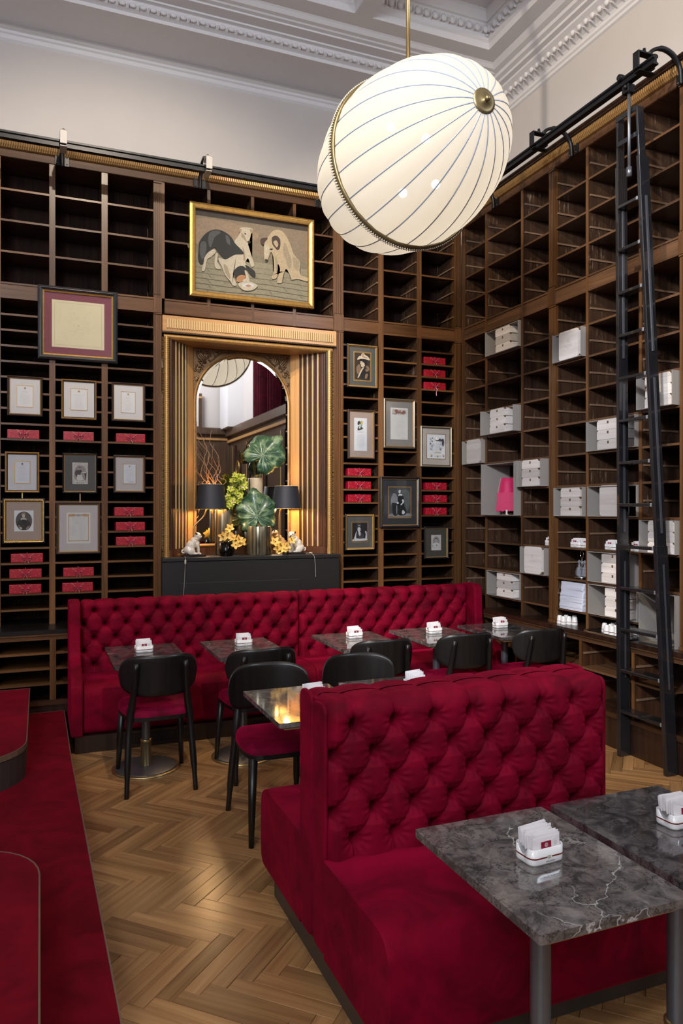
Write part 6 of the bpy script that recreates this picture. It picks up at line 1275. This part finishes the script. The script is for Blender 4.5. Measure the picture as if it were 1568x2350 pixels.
spray('loose yellow cymbidium orchid heads in the tiny clear glass by the right pug', (2.02, 6.31, ZS + .01), BY, [pz(632, 1243, 6.27), pz(645, 1252, 6.26), pz(658, 1255, 6.26), pz(637, 1258, 6.27), pz(670, 1240, 6.28), pz(652, 1260, 6.25)], None, 5)
gp = []
for k in range(46):
    t = rn.random(); cx_ = 553 - 26 * t + rn.uniform(-16, 16); cy_ = 1092 + 78 * t + rn.uniform(-5, 5); gp.append(pz(min(cx_, 566), cy_, 6.44 + rn.uniform(-.03, .05)))
spray('lime green cymbidium orchid spray rising between the left lamp and the big leaf', (1.512, 6.52, ZS + .36), BG, gp, None, 6, jit=.7)
# monstera leaves
def leaf_mat():
    m, nt, b = _new('monstera_green'); L = nt.links.new; tc = N(nt, 'ShaderNodeTexCoord'); n1 = N(nt, 'ShaderNodeTexNoise', Scale=16.0, Detail=3.0, Distortion=.6); L(tc.outputs['Object'], n1.inputs['Vector'])
    rp = N(nt, 'ShaderNodeValToRGB'); e = rp.color_ramp.elements; e[0].position = .40; e[0].color = (.018, .055, .028, 1); e[1].position = .66; e[1].color = (.22, .30, .15, 1); x = rp.color_ramp.elements.new(.52); x.color = (.05, .11, .05, 1)
    L(n1.outputs['Fac'], rp.inputs[0]); L(rp.outputs[0], b.inputs['Base Color']); b.inputs['Roughness'].default_value = .35; b.inputs['Coat Weight'].default_value = .3; return m
LEAF = leaf_mat(); VEIN = plain('leaf_vein', (.14, .22, .10), .5)
def monstera(label, root, attach, w_, h_, ang, nrm_tilt, seed):
    """leaf blade built around its attachment point, midrib along +y before rotation"""
    g = empty('monstera_leaf', root, label=label, cat='leaf'); rn = random.Random(seed); n, rings = 72, 7; m = MB(); vs = [(0, 0, 0)]
    def rad(a):
        y = math.cos(a); x = abs(math.sin(a)); r = 1.0 if abs(a) < 2.4 else 1.0 - .0
        r = .60 + .44 * max(0, math.cos(a)) ** 1.3 + .10 * math.exp(-((abs(a) - 2.45) / .4) ** 2) + .015 * math.cos(6 * a); r *= 1 - .70 * math.exp(-((abs(a) - math.pi) / .20) ** 2); r *= 1 + .18 * math.exp(-((abs(a) - 0) / .16) ** 2); return r * (1 - .05 * abs(math.sin(a * 7)) ** 6)
    for j in range(1, rings + 1):
        for k in range(n):
            a = 2 * math.pi * k / n - math.pi; r = rad(a) * j / rings; x = r * math.sin(a) * w_ * .80; y = r * math.cos(a) * h_ * .66; 
            z = -.16 * abs(x) + .010 * math.sin(abs(a) * 9 + 1) * (j / rings) - .10 * h_ * max(0, j / rings - .6) ** 2 * 4; vs.append((x, y, z))
    fs = [(0, 1 + k, 1 + (k + 1) % n) for k in range(n)] + [(1+(j-1)*n+k, 1+j*n+k, 1+j*n+(k+1) % n, 1+(j-1)*n+(k+1) % n) for j in range(1, rings) for k in range(n)]
    M3 = Matrix.Translation(Vector(attach)) @ nrm_tilt @ Matrix.Rotation(ang, 4, 'Z')
    m.add(vs, fs, 0, True, M3); o = m.build('blade', LEAF, g, w=True); sol = o.modifiers.new('t', 'SOLIDIFY'); sol.thickness = .0012
    v = MB(); v.tube([(0, -.0, .003), (0, h_ * .35, .002), (0, h_ * .68, -.02)], [.004, .003, .001], 5, M=M3)
    for a in (30, 55, 82, 112, 140):
        for s in (-1, 1): e = R(a) * s; rr2 = rad(e) * .9; v.tube([(0, (.02 if a > 60 else .05), .002), (rr2 * .5 * math.sin(e) * w_ * .78, rr2 * .5 * math.cos(e) * h_ * .66 + .01, -.16 * abs(rr2 * .5 * math.sin(e) * w_ * .78) + .004), (rr2 * math.sin(e) * w_ * .78, rr2 * math.cos(e) * h_ * .66, -.16 * abs(rr2 * math.sin(e) * w_ * .78) + .001)], [.0025, .002, .0008], 4, M=M3)
    v.build('vein', VEIN, g, w=True); MB().tube(spline([root, ((root[0] + attach[0]) / 2 + .01, (root[1] + attach[1]) / 2 + .01, (root[2] + attach[2]) / 2), attach], 5), .0045, 6).build('stalk', plain('green_stalk', (.20, .28, .08), .5), g, w=True)
FACE = Matrix.Rotation(R(82), 4, 'X')
monstera('large dark green monstera leaf standing in the wide metallic vase', (1.808, 6.42, ZS + .18), pz(591, 1187, 6.37), .335, .33, R(8), Matrix.Rotation(R(-14), 4, 'Z') @ FACE, 2)
monstera('large green monstera leaf held high above the sand coloured vase', (1.83, 6.585, ZS + .55), pz(602, 1046, 6.47), .34, .33, R(-42), Matrix.Rotation(R(-14), 4, 'Z') @ Matrix.Rotation(R(74), 4, 'X'), 4)
# curly willow
wl = empty('willow_branches', (1.512, 6.52, ZS + .2), label='bare curly willow twigs rising behind the left black lamp', cat='branch'); rn = random.Random(12); WIL = plain('willow_bark', (.30, .17, .10), .6, var=.3)
for (u, v, u0) in ((452, 968, 500), (462, 992, 498), (470, 1008, 502), (447, 1010, 496), (478, 1035, 505), (455, 1040, 498), (490, 1020, 508), (500, 1050, 510), (450, 1075, 500), (484, 985, 506), (466, 1060, 502), (508, 1080, 512)):
    a = Vector(pz(u0, 1165, 6.52)); b = Vector(pz(u, v, 6.50 + rn.uniform(-.08, .06))); pts = []
    for i in range(12):
        t = i / 11; p = a.lerp(b, t); w2 = .036 * math.sin(t * math.pi * .8 + .3); p += Vector((math.sin(t * 13 + u) * w2, math.sin(t * 9 + v) * w2, math.cos(t * 11 + v) * w2 * .6)); pts.append(p)
    MB().tube(spline(pts, 3), [.0042 * (1 - .75 * k / 33) + .0006 for k in range(34)], 5).build('twig', WIL, wl, w=True)
# cords hanging over the granite edge
def cord(label, pts): 
    g = empty('lamp_cord', pts[0], label=label, cat='cord'); MB().tube(spline(pts, 5), .0028, 5).build('cable', plain('clear_cable', (.28, .27, .25), .35), g, w=True); return g
c1 = cord('thin lamp cord with inline switch hanging down the granite at the left', [(1.13, 6.40, 1.304), (1.128, 6.30, 1.305), (1.128, 6.268, 1.295), (1.125, 6.266, 1.22), (1.120, 6.267, 1.10), (1.112, 6.268, .98)])
MB().ball((1.127, 6.262, 1.262), (.009, .006, .024), 10).build('switch', plain('switch_plastic', (.50, .47, .40), .4), c1, w=True)
c2 = cord('short lamp cord looping over the granite edge at the right', [(2.19, 6.42, 1.306), (2.24, 6.34, 1.310), (2.262, 6.29, 1.306), (2.275, 6.268, 1.285), (2.285, 6.267, 1.22), (2.29, 6.268, 1.10)])
MB().ball((2.255, 6.30, 1.314), (.018, .009, .007), 10).build('switch', plain('switch_plastic', (.50, .47, .40), .4), c2, w=True)
